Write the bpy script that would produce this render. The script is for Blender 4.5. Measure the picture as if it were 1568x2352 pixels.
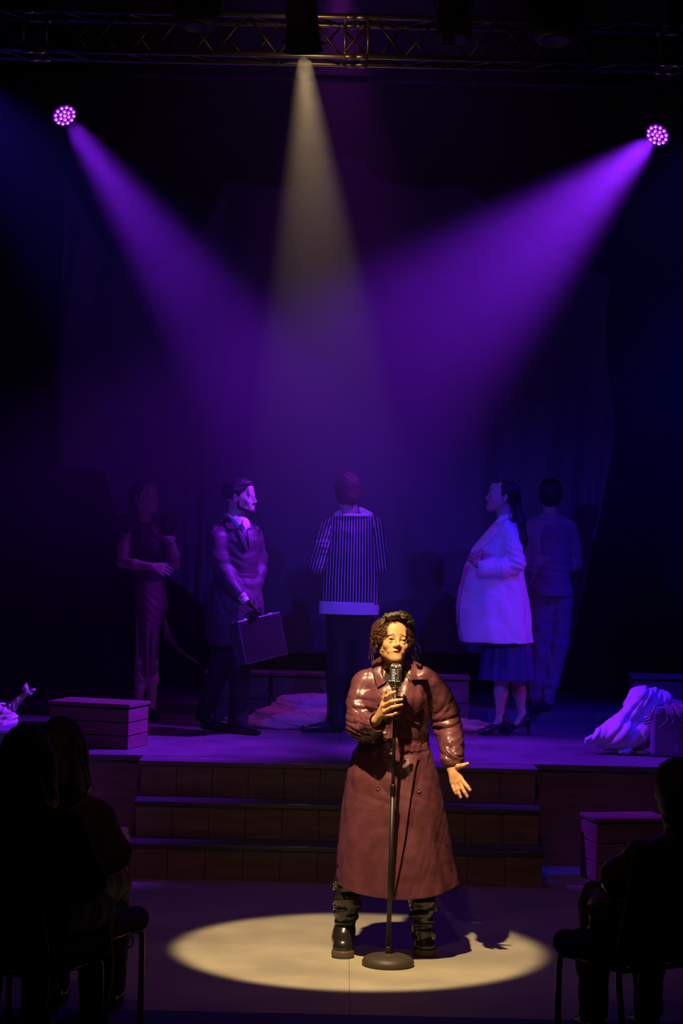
import bpy, bmesh, math, random
import numpy as np
from mathutils import Vector, Matrix
from mathutils.bvhtree import BVHTree

for o in list(bpy.data.objects):
    bpy.data.objects.remove(o)
scene = bpy.context.scene
COL = scene.collection
pi = math.pi

# ------------------------------------------------------------------ camera
F = 5100.0                     # focal length in pixels of the 1568 x 2352 frame
CAM = np.array([0.0, 0.0, 2.1])
TH = math.atan(0.0227)         # the camera leans a little
RV = np.array([math.cos(TH), 0, math.sin(TH)])
UV = np.array([-math.sin(TH), 0, math.cos(TH)])
FV = np.array([0.0, 1.0, 0.0])
HOR = 1190.0
cd = bpy.data.cameras.new('camera')
cam = bpy.data.objects.new('camera', cd)
COL.objects.link(cam)
cd.sensor_fit = 'AUTO'
cd.sensor_width = 36.0
cd.lens = F / 2352 * 36.0
cd.shift_y = (HOR - 1176.0) / 2352
cd.clip_start = 0.1
cd.clip_end = 100
cam.matrix_world = Matrix(((RV[0], UV[0], -FV[0], CAM[0]), (RV[1], UV[1], -FV[1], CAM[1]),
                           (RV[2], UV[2], -FV[2], CAM[2]), (0, 0, 0, 1)))
scene.camera = cam

def P(px, py, D):
    """World point seen at pixel (px, py) at depth D metres."""
    return CAM + ((px - 784.0) * RV + (HOR - py) * UV) * (D / F) + D * FV

def depth_on(px, py, z):
    d = P(px, py, 1.0) - CAM
    return (z - CAM[2]) / d[2]

def G(px, py, z=0.0):
    """World point at pixel (px, py) lying on the horizontal plane at height z."""
    return P(px, py, depth_on(px, py, z))

# ------------------------------------------------------------------ view, world
scene.view_settings.view_transform = 'Standard'
scene.view_settings.look = 'None'
scene.view_settings.exposure = 0.0
scene.view_settings.gamma = 1.0
scene.view_settings.use_curve_mapping = False
scene.cycles.max_bounces = 5
scene.cycles.diffuse_bounces = 3
scene.cycles.glossy_bounces = 3
scene.cycles.transmission_bounces = 4
scene.cycles.volume_bounces = 0
scene.cycles.sample_clamp_indirect = 2.0
scene.cycles.use_denoising = True
w = bpy.data.worlds.new('world')
scene.world = w
w.use_nodes = True
w.node_tree.nodes['Background'].inputs[0].default_value = (0.02, 0.004, 0.12, 1)
w.node_tree.nodes['Background'].inputs[1].default_value = 0.012

# ------------------------------------------------------------------ lights
def spot(name, loc, target, watts, col, deg, blend=0.3, rad=0.05):
    l = bpy.data.lights.new(name, 'SPOT')
    l.energy = watts
    l.color = col
    l.spot_size = math.radians(deg)
    l.spot_blend = blend
    l.shadow_soft_size = rad
    o = bpy.data.objects.new(name, l)
    COL.objects.link(o)
    o.location = Vector(loc)
    o.rotation_euler = (Vector(target) - Vector(loc)).to_track_quat('-Z', 'Y').to_euler()
    return o

WARM = (1.0, 0.69, 0.33)
PURP = (0.23, 0.012, 1.0)
BLUE = (0.055, 0.032, 1.0)
LD, TD = 9.15, 14.5
LAMP = P(698, 128, LD)
LAMP_T = G(819, 2187)
LED_L = P(147, 263, TD)
LED_R = P(1511, 308, TD)
dirL = np.array([0.60, -0.06, -0.80]); dirL /= np.linalg.norm(dirL)
dirR = np.array([-0.73, -0.06, -0.68]); dirR /= np.linalg.norm(dirR)
spot('profile_spot_light', LAMP, LAMP_T, 1120, WARM, 24.4, 0.22, 0.034)
spot('profile_spill_light', LAMP + [0.0, 0.06, 0.02], LAMP + [0, 1, 0.25], 1.2, (1.0, 0.5, 0.2), 160, 0.6, 0.02)
spot('led_light', LED_L + dirL * 0.04, LED_L + dirL, 2900, PURP, 29, 0.75, 0.07)
spot('led_light', LED_R + dirR * 0.04, LED_R + dirR, 4700, PURP, 44, 0.85, 0.07)
spot('blue_wash_light', (-1.9, 9.3, 4.1), (0.45, 15.6, 1.6), 640, BLUE, 30, 0.8, 0.05)
spot('blue_wash_light', (1.9, 9.3, 4.1), (0.45, 15.6, 1.6), 330, BLUE, 30, 0.8, 0.05)
spot('blue_side_light', (4.2, 13.6, 5.6), (1.7, 15.2, 0.6), 1200, (0.012, 0.002, 1.0), 46, 0.9, 0.06)
spot('purple_top_light', (-0.1, 16.3, 6.1), (0.0, 15.6, 0.6), 210, (0.46, 0.03, 0.75), 44, 1.0, 0.08)
spot('magenta_side_light', (4.2, 14.1, 2.7), (-0.6, 15.9, 0.4), 80, (0.9, 0.05, 0.7), 30, 0.95, 0.08)
spot('floor_fill_light', (0.0, 11.6, 6.1), (0.0, 12.2, 0.0), 60, (0.28, 0.05, 1.0), 80, 0.9, 0.1)  # added unseen spot, stands in for purple ambient light on the lower floor
spot('front_fill_light', (0.0, 4.0, 5.6), (0.0, 12.0, 0.2), 120, (1.0, 0.42, 0.30), 34, 0.9, 0.1)  # added unseen warm fill, makes up for weak bounce from the spotlit floor

# ------------------------------------------------------------------ helpers
ORG = {}
def link(o, parent=None):
    COL.objects.link(o)
    if parent is not None:
        o.parent = parent
        ORG[o.name] = ORG[parent.name]
    else:
        ORG.setdefault(o.name, np.zeros(3))
    return o

def tag(o, label, cat, group=None, kind=None):
    if label: o['label'] = label
    if cat: o['category'] = cat
    if group: o['group'] = group
    if kind: o['kind'] = kind
    return o

def thing(name, label, cat, loc, group=None):
    o = bpy.data.objects.new(name, None)
    o.empty_display_size = 0.1
    o.location = Vector(loc)
    ORG[o.name] = np.array(loc, float)
    COL.objects.link(o)
    return tag(o, label, cat, group)

def mesh(name, v, f, m, parent=None, smooth=True, bevel=0, subsurf=0):
    v = np.asarray(v, float)
    if parent is not None:
        v = v - ORG[parent.name]
    me = bpy.data.meshes.new(name)
    if isinstance(f, np.ndarray) and len(f):
        n = len(f); k = f.shape[1]
        me.vertices.add(len(v)); me.vertices.foreach_set('co', v.astype(np.float32).ravel())
        me.loops.add(n * k); me.loops.foreach_set('vertex_index', f.astype(np.int32).ravel())
        me.polygons.add(n); me.polygons.foreach_set('loop_start', np.arange(0, n * k, k, dtype=np.int32))
        me.update(calc_edges=True)
        me.validate()
    else:
        me.from_pydata([tuple(a) for a in v], [], [tuple(int(i) for i in a) for a in f])
        me.update()
    if smooth:
        me.polygons.foreach_set('use_smooth', np.ones(len(me.polygons), bool))
    o = bpy.data.objects.new(name, me)
    for mm in (m if isinstance(m, (list, tuple)) else [m]):
        me.materials.append(mm)
    link(o, parent)
    if bevel:
        b = o.modifiers.new('bevel', 'BEVEL'); b.width = bevel; b.segments = 2; b.limit_method = 'ANGLE'
    if subsurf:
        s = o.modifiers.new('subsurf', 'SUBSURF'); s.levels = subsurf; s.render_levels = subsurf
    return o

class MB:
    def __init__(s): s.v = []; s.f = []
    def add(s, v, f):
        n = len(s.v)
        s.v += [np.asarray(a, float) for a in v]
        s.f += [[i + n for i in a] for a in f]
        return s
    def box(s, c, size, rz=0.0, R=None):
        c = np.array(c, float); hx, hy, hz = np.array(size, float) / 2
        if R is None:
            ca, sa = math.cos(rz), math.sin(rz)
            R = np.array([[ca, -sa, 0], [sa, ca, 0], [0, 0, 1]])
        pts = [c + R @ np.array([x * hx, y * hy, z * hz]) for z in (-1, 1) for y in (-1, 1) for x in (-1, 1)]
        return s.add(pts, [(0, 2, 3, 1), (4, 5, 7, 6), (0, 1, 5, 4), (2, 6, 7, 3), (0, 4, 6, 2), (1, 3, 7, 5)])
    def tube(s, pts, rad, n=10, cap=True, flat=None):
        pts = [np.array(p, float) for p in pts]
        if not hasattr(rad, '__len__'): rad = [rad] * len(pts)
        m = len(pts); v = []; prev = None
        for i in range(m):
            t = pts[min(i + 1, m - 1)] - pts[max(i - 1, 0)]
            t = t / (np.linalg.norm(t) + 1e-12)
            if prev is None:
                a = np.array([0, 0, 1.0]) if abs(t[2]) < 0.9 else np.array([1.0, 0, 0])
                u = np.cross(t, a)
            else:
                u = prev - t * np.dot(prev, t)
            u /= np.linalg.norm(u) + 1e-12; prev = u
            w_ = np.cross(t, u)
            for j in range(n):
                a = 2 * pi * j / n
                v.append(pts[i] + rad[i] * (math.cos(a) * u + math.sin(a) * w_))
        f = [(i * n + j, i * n + (j + 1) % n, (i + 1) * n + (j + 1) % n, (i + 1) * n + j) for i in range(m - 1) for j in range(n)]
        if cap:
            f += [tuple(range(n - 1, -1, -1)), tuple((m - 1) * n + j for j in range(n))]
        return s.add(v, f)
    def lathe(s, prof, c, n=32, axis=None):
        """prof: (radius, height) pairs turned about an axis through c."""
        c = np.array(c, float)
        ax = np.array([0, 0, 1.0]) if axis is None else np.array(axis, float) / np.linalg.norm(axis)
        a = np.array([1.0, 0, 0]) if abs(ax[0]) < 0.9 else np.array([0, 1.0, 0])
        u = np.cross(ax, a); u /= np.linalg.norm(u); w_ = np.cross(ax, u)
        v = []; m = len(prof)
        for r, h in prof:
            for j in range(n):
                t = 2 * pi * j / n
                v.append(c + ax * h + r * (math.cos(t) * u + math.sin(t) * w_))
        f = [(i * n + j, i * n + (j + 1) % n, (i + 1) * n + (j + 1) % n, (i + 1) * n + j) for i in range(m - 1) for j in range(n)]
        f += [tuple(range(n - 1, -1, -1)), tuple((m - 1) * n + j for j in range(n))]
        return s.add(v, f)
    def ball(s, c, r, n=12, R=None):
        c = np.array(c, float); r = np.array([r] * 3 if not hasattr(r, '__len__') else r, float)
        v = []; m = n // 2 + 1
        for i in range(m):
            a = pi * i / (m - 1)
            for j in range(n):
                b = 2 * pi * j / n
                q = np.array([math.sin(a) * math.cos(b), math.sin(a) * math.sin(b), math.cos(a)]) * r
                v.append(c + (R @ q if R is not None else q))
        f = [(i * n + j, (i + 1) * n + j, (i + 1) * n + (j + 1) % n, i * n + (j + 1) % n) for i in range(m - 1) for j in range(n)]
        return s.add(v, f)
    def make(s, name, m, parent=None, smooth=True, bevel=0, subsurf=0):
        o = mesh(name, np.array(s.v), s.f, m, parent, smooth, bevel, subsurf)
        return o

def bend(pts, n=6):
    """Catmull-Rom through points."""
    pts = [np.array(p, float) for p in pts]
    q = [2 * pts[0] - pts[1]] + pts + [2 * pts[-1] - pts[-2]]
    out = []
    for i in range(1, len(q) - 2):
        for k in range(n):
            t = k / n
            out.append(0.5 * ((2 * q[i]) + (-q[i - 1] + q[i + 1]) * t + (2 * q[i - 1] - 5 * q[i] + 4 * q[i + 1] - q[i + 2]) * t * t
                              + (-q[i - 1] + 3 * q[i] - 3 * q[i + 1] + q[i + 2]) * t ** 3))
    out.append(pts[-1])
    return out

# ------------------------------------------------------------------ materials
def mat(name, col, rough=0.6, metal=0.0, col2=None, nscale=6.0, bump=0.0, bscale=40.0, spec=0.5,
        emit=None, estr=0.0, coat=0.0, stretch=None, sheen=0.0, detail=4.0, sss=0.0, rvar=0.0, world=False):
    m = bpy.data.materials.new(name)
    m.use_nodes = True
    nt = m.node_tree; b = nt.nodes['Principled BSDF']
    c4 = lambda c: (c[0], c[1], c[2], 1)
    b.inputs['Base Color'].default_value = c4(col)
    b.inputs['Roughness'].default_value = rough
    b.inputs['Metallic'].default_value = metal
    b.inputs['Specular IOR Level'].default_value = spec
    b.inputs['Coat Weight'].default_value = coat
    b.inputs['Sheen Weight'].default_value = sheen
    if sss:
        b.inputs['Subsurface Weight'].default_value = sss
        b.inputs['Subsurface Radius'].default_value = (0.012, 0.005, 0.003)
        b.inputs['Subsurface Scale'].default_value = 1.0
    tc = nt.nodes.new('ShaderNodeNewGeometry' if world else 'ShaderNodeTexCoord')
    src = tc.outputs['Position' if world else 'Object']
    if stretch:
        mp = nt.nodes.new('ShaderNodeMapping')
        mp.inputs['Scale'].default_value = stretch
        nt.links.new(src, mp.inputs['Vector']); src = mp.outputs[0]
    if col2 is not None or rvar:
        n = nt.nodes.new('ShaderNodeTexNoise')
        n.inputs['Scale'].default_value = nscale; n.inputs['Detail'].default_value = detail
        nt.links.new(src, n.inputs['Vector'])
        if col2 is not None:
            r = nt.nodes.new('ShaderNodeValToRGB')
            r.color_ramp.elements[0].position = 0.35; r.color_ramp.elements[1].position = 0.68
            r.color_ramp.elements[0].color = c4(col); r.color_ramp.elements[1].color = c4(col2)
            nt.links.new(n.outputs['Fac'], r.inputs[0]); nt.links.new(r.outputs[0], b.inputs['Base Color'])
        if rvar:
            mr = nt.nodes.new('ShaderNodeMapRange')
            mr.inputs['From Min'].default_value = 0.3; mr.inputs['From Max'].default_value = 0.7
            mr.inputs['To Min'].default_value = rough - rvar; mr.inputs['To Max'].default_value = rough + rvar
            nt.links.new(n.outputs['Fac'], mr.inputs['Value']); nt.links.new(mr.outputs[0], b.inputs['Roughness'])
    if bump:
        n = nt.nodes.new('ShaderNodeTexNoise')
        n.inputs['Scale'].default_value = bscale; n.inputs['Detail'].default_value = 5
        nt.links.new(src, n.inputs['Vector'])
        bm_ = nt.nodes.new('ShaderNodeBump')
        bm_.inputs['Strength'].default_value = 1.0
        bm_.inputs['Distance'].default_value = bump
        nt.links.new(n.outputs['Fac'], bm_.inputs['Height']); nt.links.new(bm_.outputs[0], b.inputs['Normal'])
    if emit:
        b.inputs['Emission Color'].default_value = c4(emit)
        b.inputs['Emission Strength'].default_value = estr
    return m

# ------------------------------------------------------------------ distance fields
def smin(a, b, k):
    h = np.maximum(k - np.abs(a - b), 0) / k
    return np.minimum(a, b) - h * h * k * 0.25
def smax(a, b, k):
    return -smin(-a, -b, k)
def nrm(v):
    v = np.array(v, float); return v / (np.linalg.norm(v) + 1e-12)
def rot(ax, deg):
    return np.array(Matrix.Rotation(math.radians(deg), 3, ax))

def ripple(p, f, seed=0):
    """Crisp fold noise, 0..1."""
    rs = np.random.RandomState(seed); out = 0
    for i in range(3):
        d = rs.normal(size=3); d /= np.linalg.norm(d); e = rs.normal(size=3); e /= np.linalg.norm(e)
        ff = f * (1 + 0.45 * i)
        out = out + np.abs(np.sin(p @ d * ff + 1.7 * np.sin(p @ e * ff * 0.6 + rs.rand() * 6) + rs.rand() * 6)) / (1 + 0.5 * i)
    return out / 2.17

class Sdf:
    def __init__(s):
        s.ops = []; s.R = np.eye(3); s.t = np.zeros(3); s.s = 1.0
    def frame(s, R=None, t=None, sc=1.0):
        s.R = np.eye(3) if R is None else R; s.t = np.zeros(3) if t is None else np.array(t, float); s.s = sc
        return s
    def w(s, q): return s.t + s.s * (s.R @ np.array(q, float))
    def cap(s, a, b, ra, rb=None, k=0.02, mode='u', flat=None, ff=0.5):
        rb = ra if rb is None else rb
        a = s.w(a); b = s.w(b); ra *= s.s; rb *= s.s; k = k * s.s
        ba = b - a; L = ba @ ba + 1e-12
        n = None if flat is None else nrm(s.R @ np.array(flat, float))
        def fn(p):
            pa = p - a
            t = np.clip((pa @ ba) / L, 0, 1)
            q = pa - t[..., None] * ba
            if n is not None:
                c = q @ n
                q = q + (c * (1 / ff - 1))[..., None] * n
                return (np.sqrt((q * q).sum(-1)) - (ra + (rb - ra) * t)) * (0.5 + 0.5 * ff)
            return np.sqrt((q * q).sum(-1)) - (ra + (rb - ra) * t)
        s.ops.append((fn, (a + b) / 2, math.sqrt(L) / 2 + max(ra, rb), k, mode)); return s
    def chain(s, pts, rad, k=0.02, **kw):
        for i in range(len(pts) - 1):
            s.cap(pts[i], pts[i + 1], rad[i], rad[i + 1], k, **kw)
        return s
    def ell(s, c, r, R=None, k=0.02, mode='u'):
        c = s.w(c); r = np.array([r] * 3 if not hasattr(r, '__len__') else r, float) * s.s; k = k * s.s
        M = s.R if R is None else s.R @ R
        def fn(p):
            q = (p - c) @ M
            k0 = np.sqrt(((q / r) ** 2).sum(-1)); k1 = np.sqrt(((q / (r * r)) ** 2).sum(-1)) + 1e-9
            return k0 * (k0 - 1) / k1
        s.ops.append((fn, c, r.max(), k, mode)); return s
    def cut(s, pt, n, k=0.004):
        """Keep the side that n points away from."""
        pt = s.w(pt); n = nrm(s.R @ np.array(n, float))
        s.ops.append((lambda p: (p - pt) @ n, None, 0, k, 'cut')); return s
    def disp(s, fn):
        s.ops.append((fn, None, 0, 0, 'disp')); return s
    def field(s, p, cen, rad):
        d = np.full(p.shape[:-1], 0.3)
        for fn, c, r, k, mode in s.ops:
            if c is None:
                if mode == 'cut': d = smax(d, fn(p), k)
                else:
                    d = d + fn(p, d)
                continue
            sel = np.linalg.norm(cen - c, axis=-1) < r + rad * 1.3 + k + 0.01
            if not sel.any(): continue
            q = p[sel]; v = fn(q)
            if mode == 'u': d[sel] = smin(d[sel], v, k)
            elif mode == 's': d[sel] = smax(d[sel], -v, k)
            elif mode == 'i': d[sel] = smax(d[sel], v, k)
        return d
    def net(s, h, B=8):
        lo = np.min([c - r for f, c, r, k, m in s.ops if c is not None and m == 'u'], 0) - 3 * h
        hi = np.max([c + r for f, c, r, k, m in s.ops if c is not None and m == 'u'], 0) + 3 * h
        nb = np.ceil((hi - lo) / (B * h)).astype(int)
        idx = np.stack(np.meshgrid(*[np.arange(n) for n in nb], indexing='ij'), -1).reshape(-1, 3)
        cen = lo + (idx + 0.5) * B * h
        rad = B * h * 0.87
        d0 = s.field(cen[:, None, :], cen, rad)[:, 0]
        act = np.abs(d0) < rad * 1.7 + 0.012
        idx = idx[act]; cen = cen[act]
        g = np.stack(np.meshgrid(*[np.arange(B + 1)] * 3, indexing='ij'), -1).reshape(-1, 3)
        d = np.empty((len(idx), (B + 1) ** 3))
        for i in range(0, len(idx), 800):
            j = slice(i, i + 800)
            p = lo + (idx[j][:, None, :] * B + g[None]) * h
            d[j] = s.field(p, cen[j], rad)
        d = d.reshape(-1, B + 1, B + 1, B + 1)
        neg = d < 0
        sm = sum(neg[:, a:B + a, b:B + b, c:B + c].astype(np.int8) for a in (0, 1) for b in (0, 1) for c in (0, 1))
        ac = np.argwhere((sm > 0) & (sm < 8))
        bi, ci = ac[:, 0], ac[:, 1:]
        gc = idx[bi] * B + ci
        N = (nb * B + 2).astype(np.int64)
        key = (gc[:, 0].astype(np.int64) * N[1] + gc[:, 1]) * N[2] + gc[:, 2]
        acc = np.zeros((len(ac), 3)); cnt = np.zeros(len(ac))
        cor = [(a, b, c) for a in (0, 1) for b in (0, 1) for c in (0, 1)]
        val = {o: d[bi, ci[:, 0] + o[0], ci[:, 1] + o[1], ci[:, 2] + o[2]] for o in cor}
        for o in cor:
            for ax in range(3):
                if o[ax]: continue
                o2 = tuple(1 if i == ax else o[i] for i in range(3))
                a, b = val[o], val[o2]
                x = (a < 0) != (b < 0)
                t = np.where(x, a / np.where(x, a - b, 1), 0)
                q = np.zeros((len(ac), 3)) + np.array(o); q[:, ax] += t
                acc[x] += q[x]; cnt[x] += 1
        v = lo + (gc + acc / np.maximum(cnt, 1)[:, None]) * h
        so = np.argsort(key); sk = key[so]
        faces = []
        for ax in range(3):
            sl = [slice(None)] + [slice(0, B)] * 3; s2 = list(sl); s2[ax + 1] = slice(1, B + 1)
            a, b = neg[tuple(sl)], neg[tuple(s2)]
            e = np.argwhere(a != b)
            if not len(e): continue
            fl = a[tuple(e.T)]
            ge = idx[e[:, 0]] * B + e[:, 1:]
            o1, o2 = [(1, 2), (2, 0), (0, 1)][ax]
            quad = []; ok = np.ones(len(e), bool)
            for da, db in ((0, 0), (-1, 0), (-1, -1), (0, -1)):
                gg = ge.copy(); gg[:, o1] += da; gg[:, o2] += db
                kk = (gg[:, 0].astype(np.int64) * N[1] + gg[:, 1]) * N[2] + gg[:, 2]
                pos = np.clip(np.searchsorted(sk, kk), 0, len(sk) - 1)
                ok &= sk[pos] == kk
                quad.append(so[pos])
            quad = np.stack(quad, 1)
            quad[~fl] = quad[~fl][:, ::-1]
            faces.append(quad[ok])
        return v, np.concatenate(faces)
    def make(s, name, h, m, parent=None, smooth_it=0):
        v, f = s.net(h)
        for _ in range(smooth_it):
            e = np.concatenate([f[:, [0, 1]], f[:, [1, 2]], f[:, [2, 3]], f[:, [3, 0]]])
            n = len(v); a = np.zeros((n, 3)); c = np.zeros(n)
            for i in range(3):
                a[:, i] = np.bincount(e[:, 0], v[e[:, 1], i], n) + np.bincount(e[:, 1], v[e[:, 0], i], n)
            c = np.bincount(e[:, 0], minlength=n) + np.bincount(e[:, 1], minlength=n)
            v = v * 0.5 + 0.5 * a / np.maximum(c, 1)[:, None]
        o = mesh(name, v, f, m, parent)
        o['_n'] = len(v); del o['_n']
        LAST['v'] = v; LAST['f'] = f
        return o
LAST = {}
def last_bvh():
    return BVHTree.FromPolygons([Vector(a) for a in LAST['v']], [tuple(int(i) for i in a) for a in LAST['f']])

# ------------------------------------------------------------------ set materials
M = {}
M['wall'] = mat('black_wall', (0.012, 0.012, 0.014), 0.9, col2=(0.02, 0.02, 0.024), nscale=3, bump=0.002, bscale=30)
M['ceiling'] = mat('black_ceiling', (0.010, 0.010, 0.012), 0.95)
M['concrete'] = mat('worn_floor', (0.34, 0.31, 0.25), 0.6, col2=(0.46, 0.43, 0.34), nscale=2.3, bump=0.0006, bscale=60, detail=9, rvar=0.1)
M['carpet'] = mat('front_carpet', (0.08, 0.08, 0.34), 0.9, bump=0.002, bscale=300)
M['deck'] = mat('stage_deck', (0.13, 0.12, 0.13), 0.42, col2=(0.19, 0.17, 0.18), nscale=2.2, bump=0.0005, bscale=80, detail=8, rvar=0.12)
M['riser'] = mat('riser_board', (0.20, 0.13, 0.09), 0.6, col2=(0.28, 0.19, 0.13), nscale=5, bump=0.0006, bscale=50, stretch=(1, 1, 5))
M['nosing'] = mat('tread_edge', (0.07, 0.07, 0.08), 0.32)
M['crate'] = mat('crate_plank', (0.16, 0.09, 0.075), 0.62, col2=(0.22, 0.13, 0.11), nscale=4, bump=0.0008, bscale=40, stretch=(1, 1, 6))
M['tape'] = mat('glow_tape', (0.75, 0.85, 0.7), 0.5)
M['brace'] = mat('truss_bracing', (0.20, 0.19, 0.18), 0.45, 0.9)
M['alu'] = mat('truss_metal', (0.55, 0.53, 0.5), 0.34, 0.9, bump=0.0002, bscale=120)
M['lampblack'] = mat('lamp_black', (0.018, 0.018, 0.018), 0.45, bump=0.0003, bscale=300)

# ------------------------------------------------------------------ room
XW, YB, YF, ZC = 4.6, 18.6, -1.5, 6.2
def slab(name, c, size, m, **kw):
    o = MB().box(c, size).make(name, m, smooth=False)
    return tag(o, None, None, kind='structure')
slab('floor', (0, (YF + YB) / 2, -0.05), (2 * XW, YB - YF, 0.1), M['concrete'])
slab('ceiling', (0, (YF + YB) / 2, ZC + 0.05), (2 * XW, YB - YF, 0.1), M['ceiling'])
slab('wall_back', (0, YB + 0.05, ZC / 2), (2 * XW, 0.1, ZC), M['wall'])
slab('wall_front', (0, YF - 0.05, ZC / 2), (2 * XW, 0.1, ZC), M['wall'])
slab('wall_left', (-XW - 0.05, (YF + YB) / 2, ZC / 2), (0.1, YB - YF, ZC), M['wall'])
slab('wall_right', (XW + 0.05, (YF + YB) / 2, ZC / 2), (0.1, YB - YF, ZC), M['wall'])
o = MB().box((0, (9.36 + YF) / 2, 0.004), (2 * XW, 9.36 - YF, 0.008)).make('audience_carpet', M['carpet'], smooth=False)
tag(o, 'dark blue carpet edge along the bottom of the bare stage floor', 'carpet')

ZS = 0.62
st = tag(MB().box((0, (13.62 + 18.5) / 2, ZS / 2 - 0.001), (9.0, 18.5 - 13.62, ZS - 0.002)).make('stage_platform', M['riser'], smooth=False), None, None, kind='structure')
dk = MB()
for i in range(-5, 5):
    for j in range(5):
        x0, x1 = i * 0.9 + 0.02, (i + 1) * 0.9 + 0.014
        y0 = 13.58 + j * 0.984
        dk.box(((x0 + x1) / 2, y0 + 0.49, ZS - 0.014), (x1 - x0 - 0.003, 0.981, 0.032))
tag(dk.make('stage_floor', M['deck'], smooth=False, bevel=0.001), None, None, kind='structure')
slab('stage_riser', (0, 17.45, ZS + 0.042), (9.0, 2.1, 0.08), M['deck'])

a_, b_ = G(798, 2196), G(807, 2334)
tag(MB().box(((a_[0] + b_[0]) / 2, (a_[1] + b_[1]) / 2, .0004), (.0022, a_[1] - b_[1], .0010)).make('trim_1', mat('floor_joint', (0.10, 0.09, 0.07), 0.8), smooth=False), None, None, kind='structure')

# ------------------------------------------------------------------ stairs
stairs = thing('stage_stairs', 'three wide dark wooden steps leading up to the stage platform', 'stairs', (0.015, 13.2, 0))
for i in range(3):
    zt = 0.207 * (i + 1); yf = 12.74 + 0.28 * i
    x0, x1 = -1.18, 1.21
    b = MB(); n = 11; wd = (x1 - x0 - 0.02) / n
    for k in range(n):
        b.box((x0 + 0.01 + wd * (k + 0.5), (yf + 0.02 + 13.6) / 2, zt - 0.207 / 2 - 0.014), (wd - 0.003, 13.6 - yf - 0.02, 0.207 - 0.025))
    b.make('step_front', M['riser'], stairs, smooth=False, bevel=0.0015)
    MB().box(((x0 + x1) / 2, (yf + 13.56 - (2 - i) * 0.0) / 2, zt - 0.0125), (x1 - x0, 13.56 - yf, 0.027)).make('tread', M['nosing'] if i < 2 else M['deck'], stairs, smooth=False, bevel=0.003)
    for xx in (-0.21, 0.47):
        MB().box((xx + i * 0.0, yf + 0.006, zt + 0.0015), (0.13, 0.010, 0.002)).make('edge_tape', M['tape'], stairs, smooth=False)

# ------------------------------------------------------------------ crates
def crate(name, label, c, w_, d_, h_, rz, planks=3, group=None):
    """c = floor point under the crate's middle."""
    c = np.array(c, float)
    t = thing(name, label, 'crate', c, group)
    ca, sa = math.cos(rz), math.sin(rz)
    R = np.array([[ca, -sa, 0], [sa, ca, 0], [0, 0, 1]])
    lid = 0.022
    MB().box(c + [0, 0, h_ - lid / 2], (w_ + 0.02, d_ + 0.02, lid), rz).make('lid', M['crate'], t, smooth=False, bevel=0.003)
    b = MB(); ph = (h_ - lid - 0.012) / planks
    for k in range(planks):
        z = ph * (k + 0.5) + 0.002
        for sx, sy, ww, dd in ((0, -1, w_, 0.02), (0, 1, w_, 0.02), (-1, 0, 0.02, d_ - 0.04), (1, 0, 0.02, d_ - 0.04)):
            b.box(c + R @ np.array([sx * (w_ / 2 - 0.01), sy * (d_ / 2 - 0.01), z]), (ww, dd, ph - 0.006), rz)
    b.make('side_planks', M['crate'], t, smooth=False, bevel=0.002)
    MB().box(c + [0, 0, (h_ - lid) / 2], (w_ - 0.045, d_ - 0.045, h_ - lid - 0.01), rz).make('inner_frame', M['lampblack'], t, smooth=False)
    return t
FR = G(291, 1723, ZS); rz = math.radians(-17)
crate('wooden_crate', 'long low planked crate at the front of the stage, left of the steps', FR + np.array([-0.265 * math.cos(rz) - 0.17 * math.sin(rz), -0.265 * math.sin(rz) + 0.17 * math.cos(rz), 0]), 0.54, 0.33, 0.285, rz)
for x0, x1, lab in ((478, 628, 'small planked crate behind the man with the briefcase, end of the rear row'),
                    (633, 850, 'planked crate behind the pink cloth, middle of the rear row'),
                    (856, 1087, 'planked crate behind the singer, nearest the woman in the pale coat')):
    X0 = (x0 - 784) * 16.0 / F; X1 = (x1 - 784) * 16.0 / F
    crate('wooden_crate', lab, ((X0 + X1) / 2, 16.14, ZS), X1 - X0 - 0.012, 0.28, 0.355, 0.0, 2, 'rear row of crates')
FL = G(1368, 2029); rz = math.radians(13)
crate('wooden_crate', 'planked crate standing on the lower floor to the right of the steps', FL + np.array([0.22 * math.cos(rz) - 0.14 * math.sin(rz), 0.22 * math.sin(rz) + 0.14 * math.cos(rz), 0]), 0.44, 0.28, 0.378, rz)
crate('wooden_crate', 'wide planked crate behind the pale draped cloth at the right edge of the stage', (2.52, 16.05, ZS), 0.80, 0.3, 0.40, 0.0, 2)

# ------------------------------------------------------------------ hanging cloth behind the stage
def sheer(name, col, dens):
    m = bpy.data.materials.new(name); m.use_nodes = True; nt = m.node_tree
    for n in list(nt.nodes):
        if n.type != 'OUTPUT_MATERIAL': nt.nodes.remove(n)
    out = [n for n in nt.nodes if n.type == 'OUTPUT_MATERIAL'][0]
    d = nt.nodes.new('ShaderNodeBsdfDiffuse'); d.inputs[0].default_value = (*col, 1)
    tl = nt.nodes.new('ShaderNodeBsdfTranslucent'); tl.inputs[0].default_value = (*col, 1)
    tr = nt.nodes.new('ShaderNodeBsdfTransparent')
    m1 = nt.nodes.new('ShaderNodeMixShader'); m1.inputs[0].default_value = 0.35
    m2 = nt.nodes.new('ShaderNodeMixShader'); m2.inputs[0].default_value = dens
    nt.links.new(d.outputs[0], m1.inputs[1]); nt.links.new(tl.outputs[0], m1.inputs[2])
    nt.links.new(tr.outputs[0], m2.inputs[1]); nt.links.new(m1.outputs[0], m2.inputs[2])
    nt.links.new(m2.outputs[0], out.inputs[0])
    return m
M['gauze'] = sheer('sheer_gauze', (0.42, 0.38, 0.46), 0.65)
def interp(x, pts):
    return np.interp(x, [p[0] for p in pts], [p[1] for p in pts])
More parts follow.
